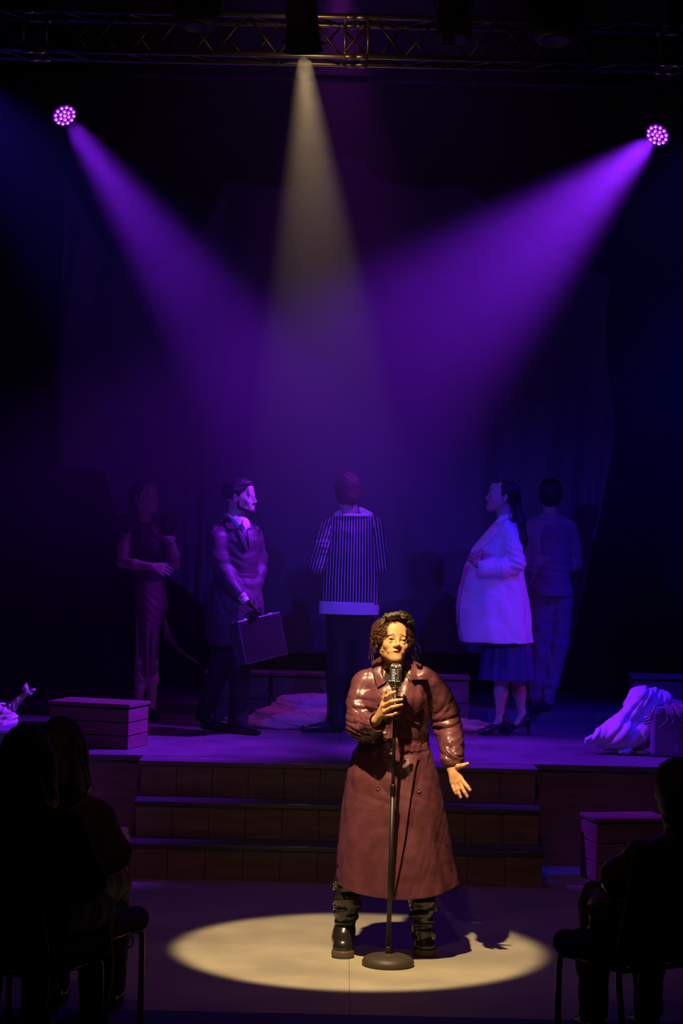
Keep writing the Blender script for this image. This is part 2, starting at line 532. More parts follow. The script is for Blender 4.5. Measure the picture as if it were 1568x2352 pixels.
def gauze(name, label, top, bot, D, nx=160, nz=90, amp=0.06, f=30, seed=1, knots=()):
    rs = np.random.RandomState(seed); v = []; ff = []
    x0, x1 = top[0][0], top[-1][0]
    tx = bend([np.array([a, b, 0.0]) for a, b in top], 8)
    for i in range(nx + 1):
        u = i / nx; px = x0 + (x1 - x0) * u
        t = np.interp(px, [q[0] for q in tx], [q[1] for q in tx])
        b_ = interp(px, bot)
        for j in range(nz + 1):
            w_ = j / nz
            pinch = 0
            y = t + (b_ - t) * w_
            # folds fan out from the tied points
            ph = f * u + 3.0 * math.sin(5 * u + 2 * w_)
            dd = amp * (0.25 + 0.75 * w_) * (math.sin(ph) + 0.5 * math.sin(2.3 * ph + 1.3 + w_))
            v.append(P(px + 10 * math.sin(7 * w_ + 9 * u), y, D + dd))
    for i in range(nx):
        for j in range(nz):
            a = i * (nz + 1) + j
            ff.append((a, a + nz + 1, a + nz + 2, a + 1))
    o = mesh(name, v, ff, M['gauze'])
    s = o.modifiers.new('thickness', 'SOLIDIFY'); s.thickness = 0.002
    for px, py in knots:
        a = P(px, py + 3, D)
        MB().tube([a, [a[0], a[1], ZC - .002]], .0015, 5).make('tie_cord', M['lampblack'], o)
    return tag(o, label, 'cloth')
gauze('hanging_gauze', 'large sheer cloth tied up in peaks high behind the stage',
      [(480, 500), (515, 418), (580, 422), (650, 428), (720, 400), (797, 357), (880, 405), (970, 432), (1072, 425), (1130, 475), (1230, 560), (1400, 640)],
      [(480, 1500), (1300, 1500), (1400, 1100)], 17.2, knots=((517, 419), (650, 428), (797, 358), (1072, 426)))
gauze('hanging_gauze', 'sheer cloth hanging in a deep swag at the far left of the stage',
      [(136, 380), (165, 440), (230, 560), (300, 618), (350, 628), (410, 590), (470, 500), (520, 418)],
      [(136, 1075), (240, 1080), (300, 1250), (520, 1450)], 17.0, nx=80, seed=4, f=22, knots=((138, 384), (519, 420)))

# ------------------------------------------------------------------ truss
def truss():
    L = P(-160, 18, 9.6); Rr = P(1730, 58, 9.6)
    ax = (Rr - L); ln = np.linalg.norm(ax); ax /= ln
    t = thing('lighting_truss', 'silver box truss running across the top of the stage', 'truss', (0, 9.7, L[2]))
    hh, dp = 0.172, 0.172
    offs = [np.array([0, 0, 0]), np.array([0, dp, 0]), np.array([0, 0, -hh]), np.array([0, dp, -hh])]
    for of in offs:
        MB().tube([L + of, Rr + of], 0.0125, 12).make('chord', M['alu'], t)
    for side, (a, b) in enumerate(((0, 2), (1, 3), (0, 1), (2, 3))):
        mb = MB(); n = 26
        for i in range(n):
            s0 = ln * i / n; s1 = ln * (i + 1) / n
            p, q = (offs[a], offs[b]) if i % 2 == 0 else (offs[b], offs[a])
            if side == 1: p, q = q, p
            mb.tube([L + ax * s0 + p, L + ax * s1 + q], 0.0055, 8)
        mb.make('lattice_bracing', M['brace'], t)
    for px in (80, 820, 1545):
        s0 = (px + 160) / 1890 * ln
        for of in offs:
            MB().lathe([(0.013, -0.05), (0.0165, -0.045), (0.0165, -0.01), (0.014, -0.006), (0.014, 0.006), (0.0165, 0.01), (0.0165, 0.045), (0.013, 0.05)], L + ax * s0 + of, 14, ax).make('coupler', M['alu'], t)
        MB().tube([L + ax * (s0 - 0.05) + offs[0], L + ax * (s0 - 0.05) + offs[2]], 0.007, 8).tube([L + ax * (s0 + 0.05) + offs[0], L + ax * (s0 + 0.05) + offs[2]], 0.007, 8).make('end_frame', M['alu'], t)
truss()
bar = MB().tube([P(-200, 158, 14.62), P(1800, 205, 14.62)], 0.024, 12).make('lighting_bar', M['lampblack'])
tag(bar, 'thin dark pipe behind the truss that carries the two purple lamps', 'pipe')
fb = MB().tube([P(-200, -60, LD), P(1800, -30, LD)], 0.024, 12).make('lighting_bar', M['lampblack'])
tag(fb, 'dark pipe just over the picture carrying the stage lamps in front of the truss', 'pipe')

M['lens'] = mat('lens_glass', (0.9, 0.85, 0.7), 0.1, emit=(1.0, 0.8, 0.5), estr=3.0)
M['led'] = mat('led_lens', (0.5, 0.3, 0.9), 0.15, emit=(0.55, 0.07, 1.0), estr=1.6)
M['ledcore'] = mat('led_core', (0.8, 0.7, 1.0), 0.15, emit=(0.9, 0.6, 1.0), estr=3.0)
M['ledface'] = mat('led_face', (0.05, 0.02, 0.08), 0.4, emit=(0.30, 0.02, 1.0), estr=0.12)

# profile spot in the middle, shining down
def profile_spot():
    ax = nrm(LAMP_T - LAMP)
    t = thing('profile_spotlight', 'black profile spotlight casting the warm beam on the singer', 'lamp', LAMP)
    up = -ax
    c = LAMP - ax * 0.03
    b = MB(); e = c + up * 0.10
    b.lathe([(0.064, 0.10), (0.072, 0.03), (0.080, -0.012), (0.074, -0.012), (0.060, 0.03), (0.055, 0.06)][::-1], c, 32, up)
    b.make('barrel', M['lampblack'], t)
    MB().lathe([(0.052, 0.09), (0.066, 0.10), (0.066, 0.24), (0.085, 0.26), (0.085, 0.46), (0.06, 0.49)][::1], c, 28, up).make('lamp_housing', M['lampblack'], t)
    MB().lathe([(0.03, 0.058), (0.036, 0.052), (0.03, 0.046)], c, 28, up).make('lens', M['lens'], t)
    y = c + up * 0.25
    MB().tube(bend([y + [-0.10, 0, 0], y + [-0.105, 0, 0.12], y + [0, 0, 0.17], y + [0.105, 0, 0.12], y + [0.10, 0, 0]], 5), 0.008, 8).tube([y + [0, 0, 0.16], [y[0], LD, P(784, -40, LD)[2]]], 0.012, 8).make('yoke', M['lampblack'], t)
    MB().tube([c + up * 0.005 + [-0.088, -0.01, 0.01], c + up * 0.02 + [-0.06, -0.01, 0.012]], 0.011, 10).make('shutter_knob', M['alu'], t)
    MB().tube([c + up * 0.005 + [0.085, -0.01, 0.012], c + up * 0.02 + [0.06, -0.01, 0.012]], 0.006, 8).make('shutter_knob', M['alu'], t)
profile_spot()

# cylindrical par lamps, half out of the picture
def par_can(label, px, py, D, r, tilt=0.0, sq=False):
    c = P(px, py, D)
    t = thing('stage_lamp', label, 'lamp', c)
    ax = nrm([tilt, 0.25, 1.0])
    if sq:
        MB().lathe([(r * 0.8, 0), (r, 0.01), (r, 0.10), (r * 0.9, 0.12), (r * 0.9, 0.26), (r * 0.5, 0.3)], c, 8, ax).make('lamp_housing', M['lampblack'], t, smooth=False)
        b = MB()
        for k in range(5):
            b.lathe([(r * 1.03, 0.03 + 0.022 * k), (r * 1.07, 0.034 + 0.022 * k), (r * 1.03, 0.040 + 0.022 * k)], c, 16, ax)
        b.make('cooling_fins', M['lampblack'], t)
        MB().box(c + [-0.02, -0.02, -0.015], (0.05, 0.02, 0.03)).make('gel_frame', M['crate'], t, smooth=False, bevel=0.002)
    else:
        MB().lathe([(r * 0.45, 0.0), (r * 0.62, 0.004), (r * 0.86, 0.035), (r * 0.98, 0.08), (r, 0.13), (r, 0.3), (r * 0.7, 0.36)], c, 32, ax).make('lamp_housing', M['lampblack'], t)
        MB().lathe([(r * 0.42, -0.003), (r * 0.46, -0.006), (r * 0.46, 0.002)], c, 24, ax).make('end_cap', M['lampblack'], t)
    y = c + ax * 0.15
    MB().tube([y + [-r - 0.006, 0, 0], y + [-r - 0.01, 0, 0.2], y + [0, 0, 0.28], y + [r + 0.01, 0, 0.2], y + [r + 0.006, 0, 0]], 0.007, 8).tube([y + [0, 0, 0.27], [y[0], D, c[2] + 0.55]], 0.012, 8).make('yoke', M['lampblack'], t)
par_can('round black stage lamp left of the profile spotlight', 450, 62, LD, 0.108)
par_can('square finned black stage lamp right of the profile spotlight', 1041, 92, LD, 0.072, sq=True)
par_can('large round black stage lamp in front of the truss near the right purple light', 1275, 94, LD, 0.125)
par_can('black stage lamp cut off by the top right corner', 1555, 64, LD, 0.05, sq=True)

cab = MB().tube(bend([P(1012, 128, 9.72), P(1020, 165, 9.7), P(1045, 195, 9.68), P(1090, 203, 9.68), P(1103, 175, 9.7), P(1113, 135, 9.72)], 8), 0.0035, 6).make('hanging_cable', M['lampblack'])
tag(cab, 'black cable looping down under the truss right of centre', 'cable')

# LED moving heads
def led_head(label, c, d, roll):
    t = thing('led_par_light', label, 'lamp', c, 'purple LED lamps')
    R_ = 0.080
    a = np.array([0, 0, 1.0]); u = nrm(np.cross(d, a)); w_ = np.cross(u, d)
    MB().lathe([(R_, 0.004), (R_ + 0.008, 0.012), (R_ + 0.012, -0.03), (R_ + 0.004, -0.09), (0.05, -0.14), (0.03, -0.15)][::-1], c, 36, d).make('lamp_housing', M['lampblack'], t)
    MB().lathe([(0.0001, 0.012), (R_ - 0.002, 0.012), (R_ - 0.002, 0.002), (0.0001, 0.002)], c, 36, d).make('lens_plate', M['ledface'], t)
    spots = [(0, 0)] + [(0.031, k * 60) for k in range(6)] + [(0.062, 15 + k * 30) for k in range(12)]
    for r, an in spots:
        q = c + d * 0.015 + r * (math.cos(math.radians(an + roll)) * u + math.sin(math.radians(an + roll)) * w_)
        Rm = np.stack([u, w_, d], 1)
        l = MB().ball(q, (0.0128, 0.0128, 0.008), 14, Rm).make('led_lens', M['led'], t)
        MB().ball(q + d * 0.005, (0.0055, 0.0055, 0.005), 8, Rm).make('led_core', M['ledcore'], l)
    y = c - d * 0.05
    MB().tube([y + u * 0.098, y + u * 0.105 + [0, 0.02, 0.14], y + [0, 0.05, 0.20], y - u * 0.105 + [0, 0.02, 0.14], y - u * 0.098], 0.008, 8).tube([y + [0, 0.05, 0.19], [y[0], 14.62, P((c[0]) * F / 14.62 + 784, 0, 14.62)[2] * 0 + bar_z(c[0])]], 0.012, 8).make('yoke', M['lampblack'], t)
def bar_z(x):
    a, b = P(-200, 158, 14.62), P(1800, 205, 14.62)
    return a[2] + (x - a[0]) / (b[0] - a[0]) * (b[2] - a[2])
nL = nrm(np.array([0.36, -0.62, -0.62])); nR = nrm(np.array([-0.42, -0.62, -0.60]))
led_head('glowing purple LED lamp at the upper left', LED_L, nL, 10)
led_head('glowing purple LED lamp at the upper right', LED_R, nR, 20)

# ------------------------------------------------------------------ figure helpers
M['skin'] = mat('skin', (0.62, 0.32, 0.15), 0.5, col2=(0.68, 0.36, 0.18), nscale=30, sss=0.06, bump=0.0006, bscale=160)
M['skin2'] = mat('skin_pale', (0.50, 0.33, 0.30), 0.5, bump=0.0004, bscale=120)
M['lip'] = mat('lip', (0.42, 0.17, 0.10), 0.4)
M['eyeball'] = mat('eyeball', (0.7, 0.66, 0.6), 0.2)
M['iris'] = mat('iris', (0.03, 0.02, 0.015), 0.15)
M['hair'] = mat('curly_hair', (0.055, 0.018, 0.010), 0.42, col2=(0.16, 0.05, 0.022), nscale=60)
M['darkhair'] = mat('dark_hair', (0.010, 0.007, 0.006), 0.45, bump=0.003, bscale=60, stretch=(4, 4, 0.6))
M['scarf'] = mat('olive_scarf', (0.17, 0.14, 0.06), 0.5, col2=(0.05, 0.05, 0.03), nscale=90)
M['leather'] = mat('oxblood_leather', (0.115, 0.034, 0.052), 0.36, col2=(0.160, 0.050, 0.072), nscale=9, bump=0.004, bscale=16, coat=0.0, rvar=0.08, spec=0.55)
M['boot'] = mat('black_leather', (0.018, 0.016, 0.014), 0.24, bump=0.0006, bscale=70, spec=0.7)
M['sole'] = mat('boot_sole', (0.10, 0.065, 0.05), 0.55)
M['gold'] = mat('gold_metal', (0.75, 0.52, 0.22), 0.25, 1.0)
M['chrome'] = mat('chrome', (0.80, 0.78, 0.74), 0.34, 1.0)
M['blackcloth'] = mat('black_cloth', (0.014, 0.013, 0.016), 0.85, bump=0.001, bscale=90)
M['stand'] = mat('stand_black', (0.016, 0.014, 0.013), 0.42)
M['base'] = mat('cast_base', (0.055, 0.045, 0.035), 0.5, bump=0.0006, bscale=260)

def head(S, R, t, sc=1.0, male=False, mouth=0.0, sq=0.0):
    S.frame(R, t, sc)
    S.ell((0, .018, .034), (.072, .092, .079))
    S.ell((0, -.026, -.022), (.060, .064, .076), k=.02)
    S.cap((0, -.030, -.050), (0, -.066, -.084), .042, .023, k=.03)
    for x in (-1, 1):
        S.cap((x * .043, .002, -.050), (x * .011, -.070, -.089), .017, .014, k=.03)
        S.ell((x * .037, -.064, -.024), (.022, .018, .020), k=.022)
    S.cap((-.032, -.080, .019), (.032, -.080, .019), .011, .011, k=.018)
    S.ell((0, -.072, .055), (.045, .022, .035), k=.03)
    if male:
        S.cap((-.040, -.006, -.066), (.040, -.006, -.066), .016, k=.02)
        S.ell((0, -.082, -.092), (.020, .012, .013), k=.015)
    else:
        S.ell((0, -.083, -.090), (.015, .011, .012), k=.015)
    for x in (-1, 1):
        S.ell((x * .031, -.100, .001), (.0175, .020, .0125), k=.010, mode='s')
        S.cap((x * .018, -.085, .009 - sq), (x * .033, -.090, .011 - sq), .0044, .0058, k=.004)
        S.cap((x * .033, -.090, .011 - sq), (x * .048, -.076, .003 - sq), .0058, .004, k=.004)
        S.cap((x * .019, -.084, -.007), (x * .034, -.087, -.010), .0034, .0045, k=.005)
        S.cap((x * .034, -.086, -.011), (x * .047, -.076, -.004), .004, .003, k=.005)
    S.cap((0, -.086, .012), (0, -.110, -.026), .0075, .0088, k=.011)
    S.ell((0, -.104, -.031), (.0085, .010, .007), k=.006)
    for x in (-1, 1):
        S.ell((x * .0115, -.096, -.032), (.0072, .010, .0070), k=.005)
        S.ell((x * .0065, -.104, -.041), (.0035, .006, .0040), k=.003, mode='s')
        S.cap((x * .018, -.090, -.030), (x * .038, -.074, -.058), .0030, .0030, k=.012)
    # mouth mound, lips, opening
    wm = .021 + .006 * mouth; up = .0045 * mouth
    S.ell((0, -.076, -.060), (.031, .020, .022), k=.014)
    for x in (-1, 1):
        S.cap((x * wm, -.083, -.059), (0, -.0945, -.0550 + up * .3), .0026, .0038, k=.005)
        S.cap((x * wm * .9, -.084, -.061 - up * .6), (0, -.0925, -.0655 - up), .0028, .0046, k=.005)
    S.ell((0, -.103, -.0598 - up * .25), (wm * .88, .018, .0016 + .0026 * mouth), k=.003, mode='s')
    for x in (-1, 1):
        er = rot('Z', x * 22) @ rot('X', -8)
        S.ell((x * .077, .012, -.004), (.0065, .018, .031), R=er, k=.008)
        S.ell((x * .083, .006, -.002), (.0055, .010, .019), R=er, k=.004, mode='s')
    S.frame()

def head_details(parent, R, t, sc=1.0, lips=True):
    t = np.array(t, float); W = lambda q: t + sc * (R @ np.array(q, float))
    for x in (-1, 1):
        e = MB().ball(W((x * .031, -.0765, .001)), .0125 * sc, 16).make('eye', M['eyeball'], parent)
        MB().ball(W((x * .031, -.0862, .001)), (.0064 * sc, .0034 * sc, .0064 * sc), 12, R).make('iris', M['iris'], e)

def paint_lips(o, R, t, sc=1.0, up=.006):
    me = o.data; me.materials.append(M['lip'])
    n = len(me.polygons); c = np.empty(n * 3); me.polygons.foreach_get('center', c)
    q = ((c.reshape(-1, 3) + ORG[o.name]) - t) @ R / sc
    z0 = -.0595 - up * .5
    w_ = np.abs(q[:, 0])
    lipz = (.0082 + up * .5) * np.sqrt(np.clip(1 - (w_ / .0285) ** 2, 0, 1)) ** 1.1
    k = (np.abs(q[:, 2] - z0) < lipz) & (q[:, 1] < -.075) & (w_ < .0285)
    me.polygons.foreach_set('material_index', k.astype(np.int32))

def hand(S, w_, d, n, th, curl=(25, 35, 25), sc=1.0, spread=6.0, thumb=(35, 20), h=None):
    """w_ wrist point, d finger direction, n the way the palm faces, th thumb side."""
    w_ = np.array(w_, float); d = nrm(d); th = nrm(np.array(th, float) - d * np.dot(th, d)); n = nrm(np.array(n, float) - d * np.dot(n, d) - th * np.dot(n, th))
    S.frame()
    base = [w_ + sc * (d * .082 + th * x) for x in (.030, .010, -.011, -.030)]
    base[0] = base[0] - d * .004 * sc; base[3] = base[3] - d * .010 * sc
    for i, b in enumerate(base):
        S.cap(w_ + th * (.012 - .008 * i) * sc + d * .01 * sc, b, .0135 * sc, .0125 * sc, k=.012)
    ln = [(.043, .025, .020), (.047, .029, .021), (.043, .027, .020), (.034, .020, .017)]
    for i, b in enumerate(base):
        a = spread * (1.3 - i) ; p = b
        dd = nrm(d * math.cos(math.radians(a)) + th * math.sin(math.radians(a)))
        cum = 0; r = [.0092, .0085, .0078, .0066][0 if i < 3 else 1] * sc
        for j in range(3):
            cum += curl[j] * (1 + .08 * i)
            q = p + sc * ln[i][j] * (dd * math.cos(math.radians(cum)) + n * math.sin(math.radians(cum)))
            S.cap(p, q, r, r * .92, k=.004); p = q; r *= .90
    p = w_ + sc * (d * .018 + th * .018); 
    a = math.radians(thumb[0])
    q = p + sc * .042 * nrm(d * math.cos(a) + th * math.sin(a) + n * .35); S.cap(p, q, .015 * sc, .0115 * sc, k=.012)
    a = math.radians(thumb[1])
    q2 = q + sc * .032 * nrm(d * math.cos(a) + th * math.sin(a) + n * .3); S.cap(q, q2, .0108 * sc, .0095 * sc, k=.005)
    q3 = q2 + sc * .024 * nrm(d * math.cos(a * .7) + th * math.sin(a * .7) + n * .25); S.cap(q2, q3, .0095 * sc, .008 * sc, k=.004)

class Fig:
    """Pixel-measured figure at depth D0."""
    def __init__(s, D0): s.D = D0; s.s = F / D0
    def j(s, px, py, dd=0.0): return P(px, py, s.D + dd)
    def r(s, px): return px * s.D / F
    def ch(s, S, pts, k=.02, **kw):
        """pts: (px, py, dd, radius in px)"""
        for a, b in zip(pts[:-1], pts[1:]):
            S.cap(s.j(*a[:3]), s.j(*b[:3]), s.r(a[3]), s.r(b[3]), k, **kw)

def slices(S, rows, mode='u', k=.015, fold=None, shrink=0.0):
    """rows: (z, cx, cy, rx, ry) from low to high."""
    a = np.array(rows, float)
    z = a[:, 0]
    def fn(p):
        pz = p[..., 2]
        cx, cy, rx, ry = [np.interp(pz, z, a[:, i]) for i in (1, 2, 3, 4)]
        rx = rx - shrink; ry = ry - shrink
        x = p[..., 0] - cx; y = p[..., 1] - cy
        th = np.arctan2(y / ry, x / rx)
        f = 1.0 if fold is None else 1 + fold(th, pz)
        q = np.sqrt((x / (rx * f)) ** 2 + (y / (ry * f)) ** 2) + 1e-9
        d = (q - 1) * np.sqrt(x * x + y * y) / q
        d = np.where(q < .05, -np.minimum(rx, ry), d)
        return smax(d * .8, np.maximum(z[0] - pz, pz - z[-1]), .006)
    c = np.array([a[:, 1].mean(), a[:, 2].mean(), (z[0] + z[-1]) / 2])
    r = math.sqrt(((z[-1] - z[0]) / 2) ** 2 + (a[:, 3].max() * 1.2) ** 2) + .02
    S.ops.append((fn, c, r, k, mode))
    return S

def hit(bvh, px, py):
    d = nrm(P(px, py, 1.0) - CAM)
    loc, no, i, t = bvh.ray_cast(Vector(CAM), Vector(d))
    if loc is None: return None, None, None
    return np.array(loc), np.array(no), t

def patch(name, e0, e1, bvh, m, parent, off=.004, th=.003, n=14, lift=(0, 0), sm=3, subs=0):
    """Sheet between pixel polylines e0 and e1, laid on the surface under it."""
    def res(e):
        e = [np.array(q, float) for q in e]
        if len(e) > 2: e = bend([np.array([*q, 0]) for q in e], 6)
        L = [0]
        for a, b in zip(e[:-1], e[1:]): L.append(L[-1] + np.linalg.norm(b - a))
        t = np.linspace(0, L[-1], n + 1)
        return np.stack([np.interp(t, L, [q[i] for q in e]) for i in (0, 1)], 1)
    A, B = res(e0), res(e1)
    wd = np.linalg.norm(A - B, axis=1).max(); hh = sum(np.linalg.norm(A[i + 1] - A[i]) for i in range(n))
    nv = max(1, min(n, int(round(n * wd / max(hh, 1e-6)))))
    T = np.full((n + 1, nv + 1), np.nan); pxs = {}
    for i in range(n + 1):
        for j in range(nv + 1):
            q = A[i] + (B[i] - A[i]) * j / nv; pxs[i, j] = q
            l, no, t = hit(bvh, *q)
            if l is not None: T[i, j] = l[1]
    med = np.nanmedian(T)
    T = np.where(np.isnan(T), med, T); T = np.clip(T, med - .12, med + .12)
    raw = T.copy()
    for _ in range(sm):
        Q = np.pad(T, 1, mode='edge')
        T = (Q[:-2, 1:-1] + Q[2:, 1:-1] + Q[1:-1, :-2] + Q[1:-1, 2:] + 4 * T) / 8
        T = np.minimum(T, raw)
    v = []
    for i in range(n + 1):
        for j in range(nv + 1):
            li = lift[0] + (lift[1] - lift[0]) * j / nv
            v.append(P(pxs[i, j][0], pxs[i, j][1], T[i, j] - off - th - li))
    f = [(i * (nv + 1) + j, (i + 1) * (nv + 1) + j, (i + 1) * (nv + 1) + j + 1, i * (nv + 1) + j + 1) for i in range(n) for j in range(nv)]
    o = mesh(name, v, f, m, parent)
    s = o.modifiers.new('thick', 'SOLIDIFY'); s.thickness = th * 2; s.offset = 0
    b = o.modifiers.new('bevel', 'BEVEL'); b.width = th * .6; b.segments = 2; b.limit_method = 'ANGLE'; b.angle_limit = .9
    return o

def strip(name, pts, wpx, bvh, m, parent, off=.001, th=.0015, n=20, sm=1):
    pts = [np.array([*q, 0.0]) for q in pts]
    if len(pts) > 2: pts = bend(pts, 5)
    e0, e1 = [], []
    for i, q in enumerate(pts):
        t = nrm(pts[min(i + 1, len(pts) - 1)] - pts[max(i - 1, 0)]); nn = np.array([-t[1], t[0], 0])
        e0.append((q + nn * wpx / 2)[:2]); e1.append((q - nn * wpx / 2)[:2])
    return patch(name, e0, e1, bvh, m, parent, off, th, n, sm=sm)

def surf_tube(mb, pts, r, bvh, out=0.0, n=8):
    q = []
    for p in bend([np.array([*a, 0.0]) for a in pts], 4):
        l, no, t = hit(bvh, p[0], p[1])
        if l is not None: q.append(l + nrm(CAM - l) * out)
    if len(q) > 1:
        rr = [r * (.45 + .55 * math.sin(pi * (i + .6) / (len(q) + .2))) for i in range(len(q))]
        mb.tube(q, rr, n)
    return mb

def curls(mb, pts_fn, n, seed, rad=(.0018, .0034), hel=.006, length=.06, turns=2.2, grav=.4, seg=14):
    rs = random.Random(seed)
    for i in range(n):
        p, d = pts_fn(rs)
        u = nrm(np.cross(d, [0.3, 0.2, 1])); w_ = np.cross(d, u)
        L = length * rs.uniform(.5, 1.3); ph = rs.uniform(0, 6.28); hr = hel * rs.uniform(.5, 1.4); tr = turns * rs.uniform(.6, 1.4); r = rs.uniform(*rad)
        q = []
        side = u * rs.uniform(-1, 1) + w_ * rs.uniform(-1, 1)
        for k in range(seg):
            t = k / (seg - 1); a = ph + 6.28 * tr * t
            q.append(p + d * L * .35 * math.sin(t * 1.9) + side * L * .6 * t + np.array([0, 0, -grav * L * t * t]) + hr * (math.cos(a) * u + math.sin(a) * w_) * min(1, t * 4))
        mb.tube(q, [r * (1 - .6 * k / (seg - 1)) for k in range(seg)], 5)
    return mb

# ================================================================== the singer
sg = Fig(10.67)
J = sg.j
SX = thing('person', 'woman singing at the microphone in a long oxblood leather coat under the warm spotlight', 'person', G(885, 2195))
HR = rot('Z', 13) @ rot('X', -13) @ rot('Y', 5)
HT = J(902, 1477, 0.0)
S = Sdf()
head(S, HR, HT, 0.985, mouth=1.15, sq=.0028)
S.cap(HT + [0, .025, -.04], J(902, 1570, .05), .052, .060, k=.02)
S.cap(J(845, 1575, .05), J(975, 1570, .05), .045, .045, k=.04)
S.cap(J(903, 1590, .04), J(903, 1790, .03), .11, .13, k=.05)
sg.ch(S, [(838, 1575, .04, 20), (828, 1668, -.02, 18), (864, 1655, -.195, 12)])
sg.ch(S, [(1000, 1572, .06, 16), (1028, 1670, .09, 15), (1037, 1762, -.03, 12)])
for x0, x1, x2 in ((880, 815, 795), (930, 955, 968)):
    sg.ch(S, [(x0, 1800, .03, 45), (x1, 1990, .035, 22), (x2, 2110, 0.05, 11), (x2 - 2, 2160, .06, 10)])
# hand on the stand
HD = -0.235
def fing(pts, k=.004):
    sg.ch(S, pts, k=k)
for kx, ky, kd in ((882, 1613, -.235), (880, 1621, -.245), (882, 1634, -.245), (880, 1643, -.235)):
    S.cap(J(864, 1655, -.195), J(kx, ky, kd), .015, .0125, k=.012)
fing([(882, 1613, -.235, 4.9), (887, 1599.5, -.262, 4.5), (897, 1593, -.268, 4.1), (906.5, 1589.5, -.262, 3.7)])
fing([(880, 1621, -.245, 5.0), (898, 1611.5, -.272, 4.6), (911, 1609, -.276, 4.2), (922.5, 1607, -.262, 3.8)])
fing([(882, 1634, -.245, 4.9), (900, 1624.5, -.272, 4.5), (912, 1621.5, -.276, 4.1), (922, 1619, -.262, 3.7)])
fing([(880, 1643, -.235, 4.6), (899, 1642.5, -.262, 4.1), (908, 1638.5, -.268, 3.7), (917.5, 1635.5, -.260, 3.3)])
fing([(870, 1640, -.19, 6.5), (879, 1618, -.195, 5.8), (882, 1602, -.205, 5.2), (884.5, 1587, -.215, 4.4)], k=.008)
# open hand
W2 = J(1037, 1764, -.03)
for kx, ky, kd in ((1058, 1788, -.075), (1053.5, 1795, -.078), (1046.5, 1798.5, -.075), (1038, 1796, -.068)):
    S.cap(W2, J(kx, ky, kd), .0175, .0125, k=.014)
S.ell(J(1045, 1783, -.07), (.024, .010, .028), k=.012)
fing([(1058, 1788, -.075, 5.2), (1067.5, 1800.5, -.095, 4.9), (1074, 1808, -.110, 4.4), (1079, 1815, -.118, 3.9)])
fing([(1053.5, 1795, -.078, 5.1), (1061.5, 1811, -.095, 4.7), (1067, 1820, -.105, 4.2), (1073, 1830, -.110, 3.7)])
fing([(1046.5, 1798.5, -.075, 5.0), (1050.5, 1813, -.092, 4.6), (1054, 1823, -.10, 4.1), (1058, 1832, -.105, 3.6)])
fing([(1038, 1796, -.068, 4.6), (1040.5, 1808, -.080, 4.1), (1043.5, 1816, -.088, 3.7), (1047, 1823, -.092, 3.3)])
fing([(1044, 1771, -.045, 7.0), (1052, 1760.5, -.075, 5.6), (1063, 1758.5, -.09, 4.8), (1074, 1754, -.095, 3.9)], k=.009)
paint_lips(S.make('body', .0026, M['skin'], SX, 1), HR, HT, .985, .0052)
HB = last_bvh()
head_details(SX, HR, HT, .985)
# lips and brows laid on the face
for pts in ([(884, 1464), (891, 1460), (899, 1457.5), (905, 1456)], [(917.5, 1456.5), (924, 1459), (931, 1462.5), (937, 1467)]):
    b = MB(); surf_tube(b, pts, .0021, HB, .0); b.make('eyebrow', M['hair'], SX)
b = MB(); surf_tube(b, [(871, 1492), (874, 1494.5), (878, 1496), (880.5, 1496)], .0009, HB, .002)
l, no, t = hit(HB, 881, 1496)
if l is not None: b.ball(l - [0, .004, 0], .0026, 8)
b.make('headset_microphone', M['gold'], SX)

# hair: base volume plus curls
S = Sdf().frame(HR, HT, .985)
S.ell((0, .024, .048), (.084, .100, .086))
S.ell((.0, .05, .10), (.060, .055, .040), k=.03); S.ell((.055, .01, .05), (.048, .06, .065), k=.03); S.ell((-.05, .02, .05), (.045, .06, .06), k=.03)
S.ell((.030, .02, .115), (.035, .04, .030), k=.02)
S.ell((0, -.118, -.030), (.052, .088, .098), k=.015, mode='s'); S.ell((0, -.112, -.060), (.068, .086, .092), k=.015, mode='s')
S.ell((0, -.06, -.12), (.12, .11, .085), k=.02, mode='s')
S.frame()
S.disp(lambda p, d: (ripple(p, 95, 3) - .5) * .009)
S.make('hair', .0045, M['hair'], SX)
hv = LAST['v']; 
def hairpt(rs):
    while True:
        p = hv[rs.randrange(len(hv))]
        if p[1] < HT[1] + .045 or rs.random() < .25: break
    d = nrm(p - (HT + HR @ np.array([0, .02, .03])))
    return p - d * .003, d
cb = curls(MB(), hairpt, 1500, 5, rad=(.0010, .0021), length=.034, hel=.0042)
def fringe(rs):
    a = rs.uniform(-1.45, 1.45)
    q = np.array([.061 * math.sin(a) * 1.02, -.071 + .035 * abs(math.sin(a)), -.02 + .092 * math.cos(a)])
    return HT + HR @ q, nrm(HR @ np.array([q[0], -.01, max(q[2], 0) + .01]))
curls(cb, fringe, 240, 12, rad=(.0010, .0019), hel=.0040, length=.036, grav=.0)
# wisps falling beside the ears
def wisp(rs):
    sx = rs.choice((-1, 1, 1))
    return HT + HR @ np.array([sx * rs.uniform(.074, .090), rs.uniform(-.01, .06), rs.uniform(-.05, .06)]), nrm([sx * 1.0, rs.uniform(-.3, .5), rs.uniform(-.6, .1)])
curls(cb, wisp, 60, 8, rad=(.0006, .0012), hel=.006, length=.07, turns=1.6, grav=.9)
cb.make('hair_curls', M['hair'], SX)
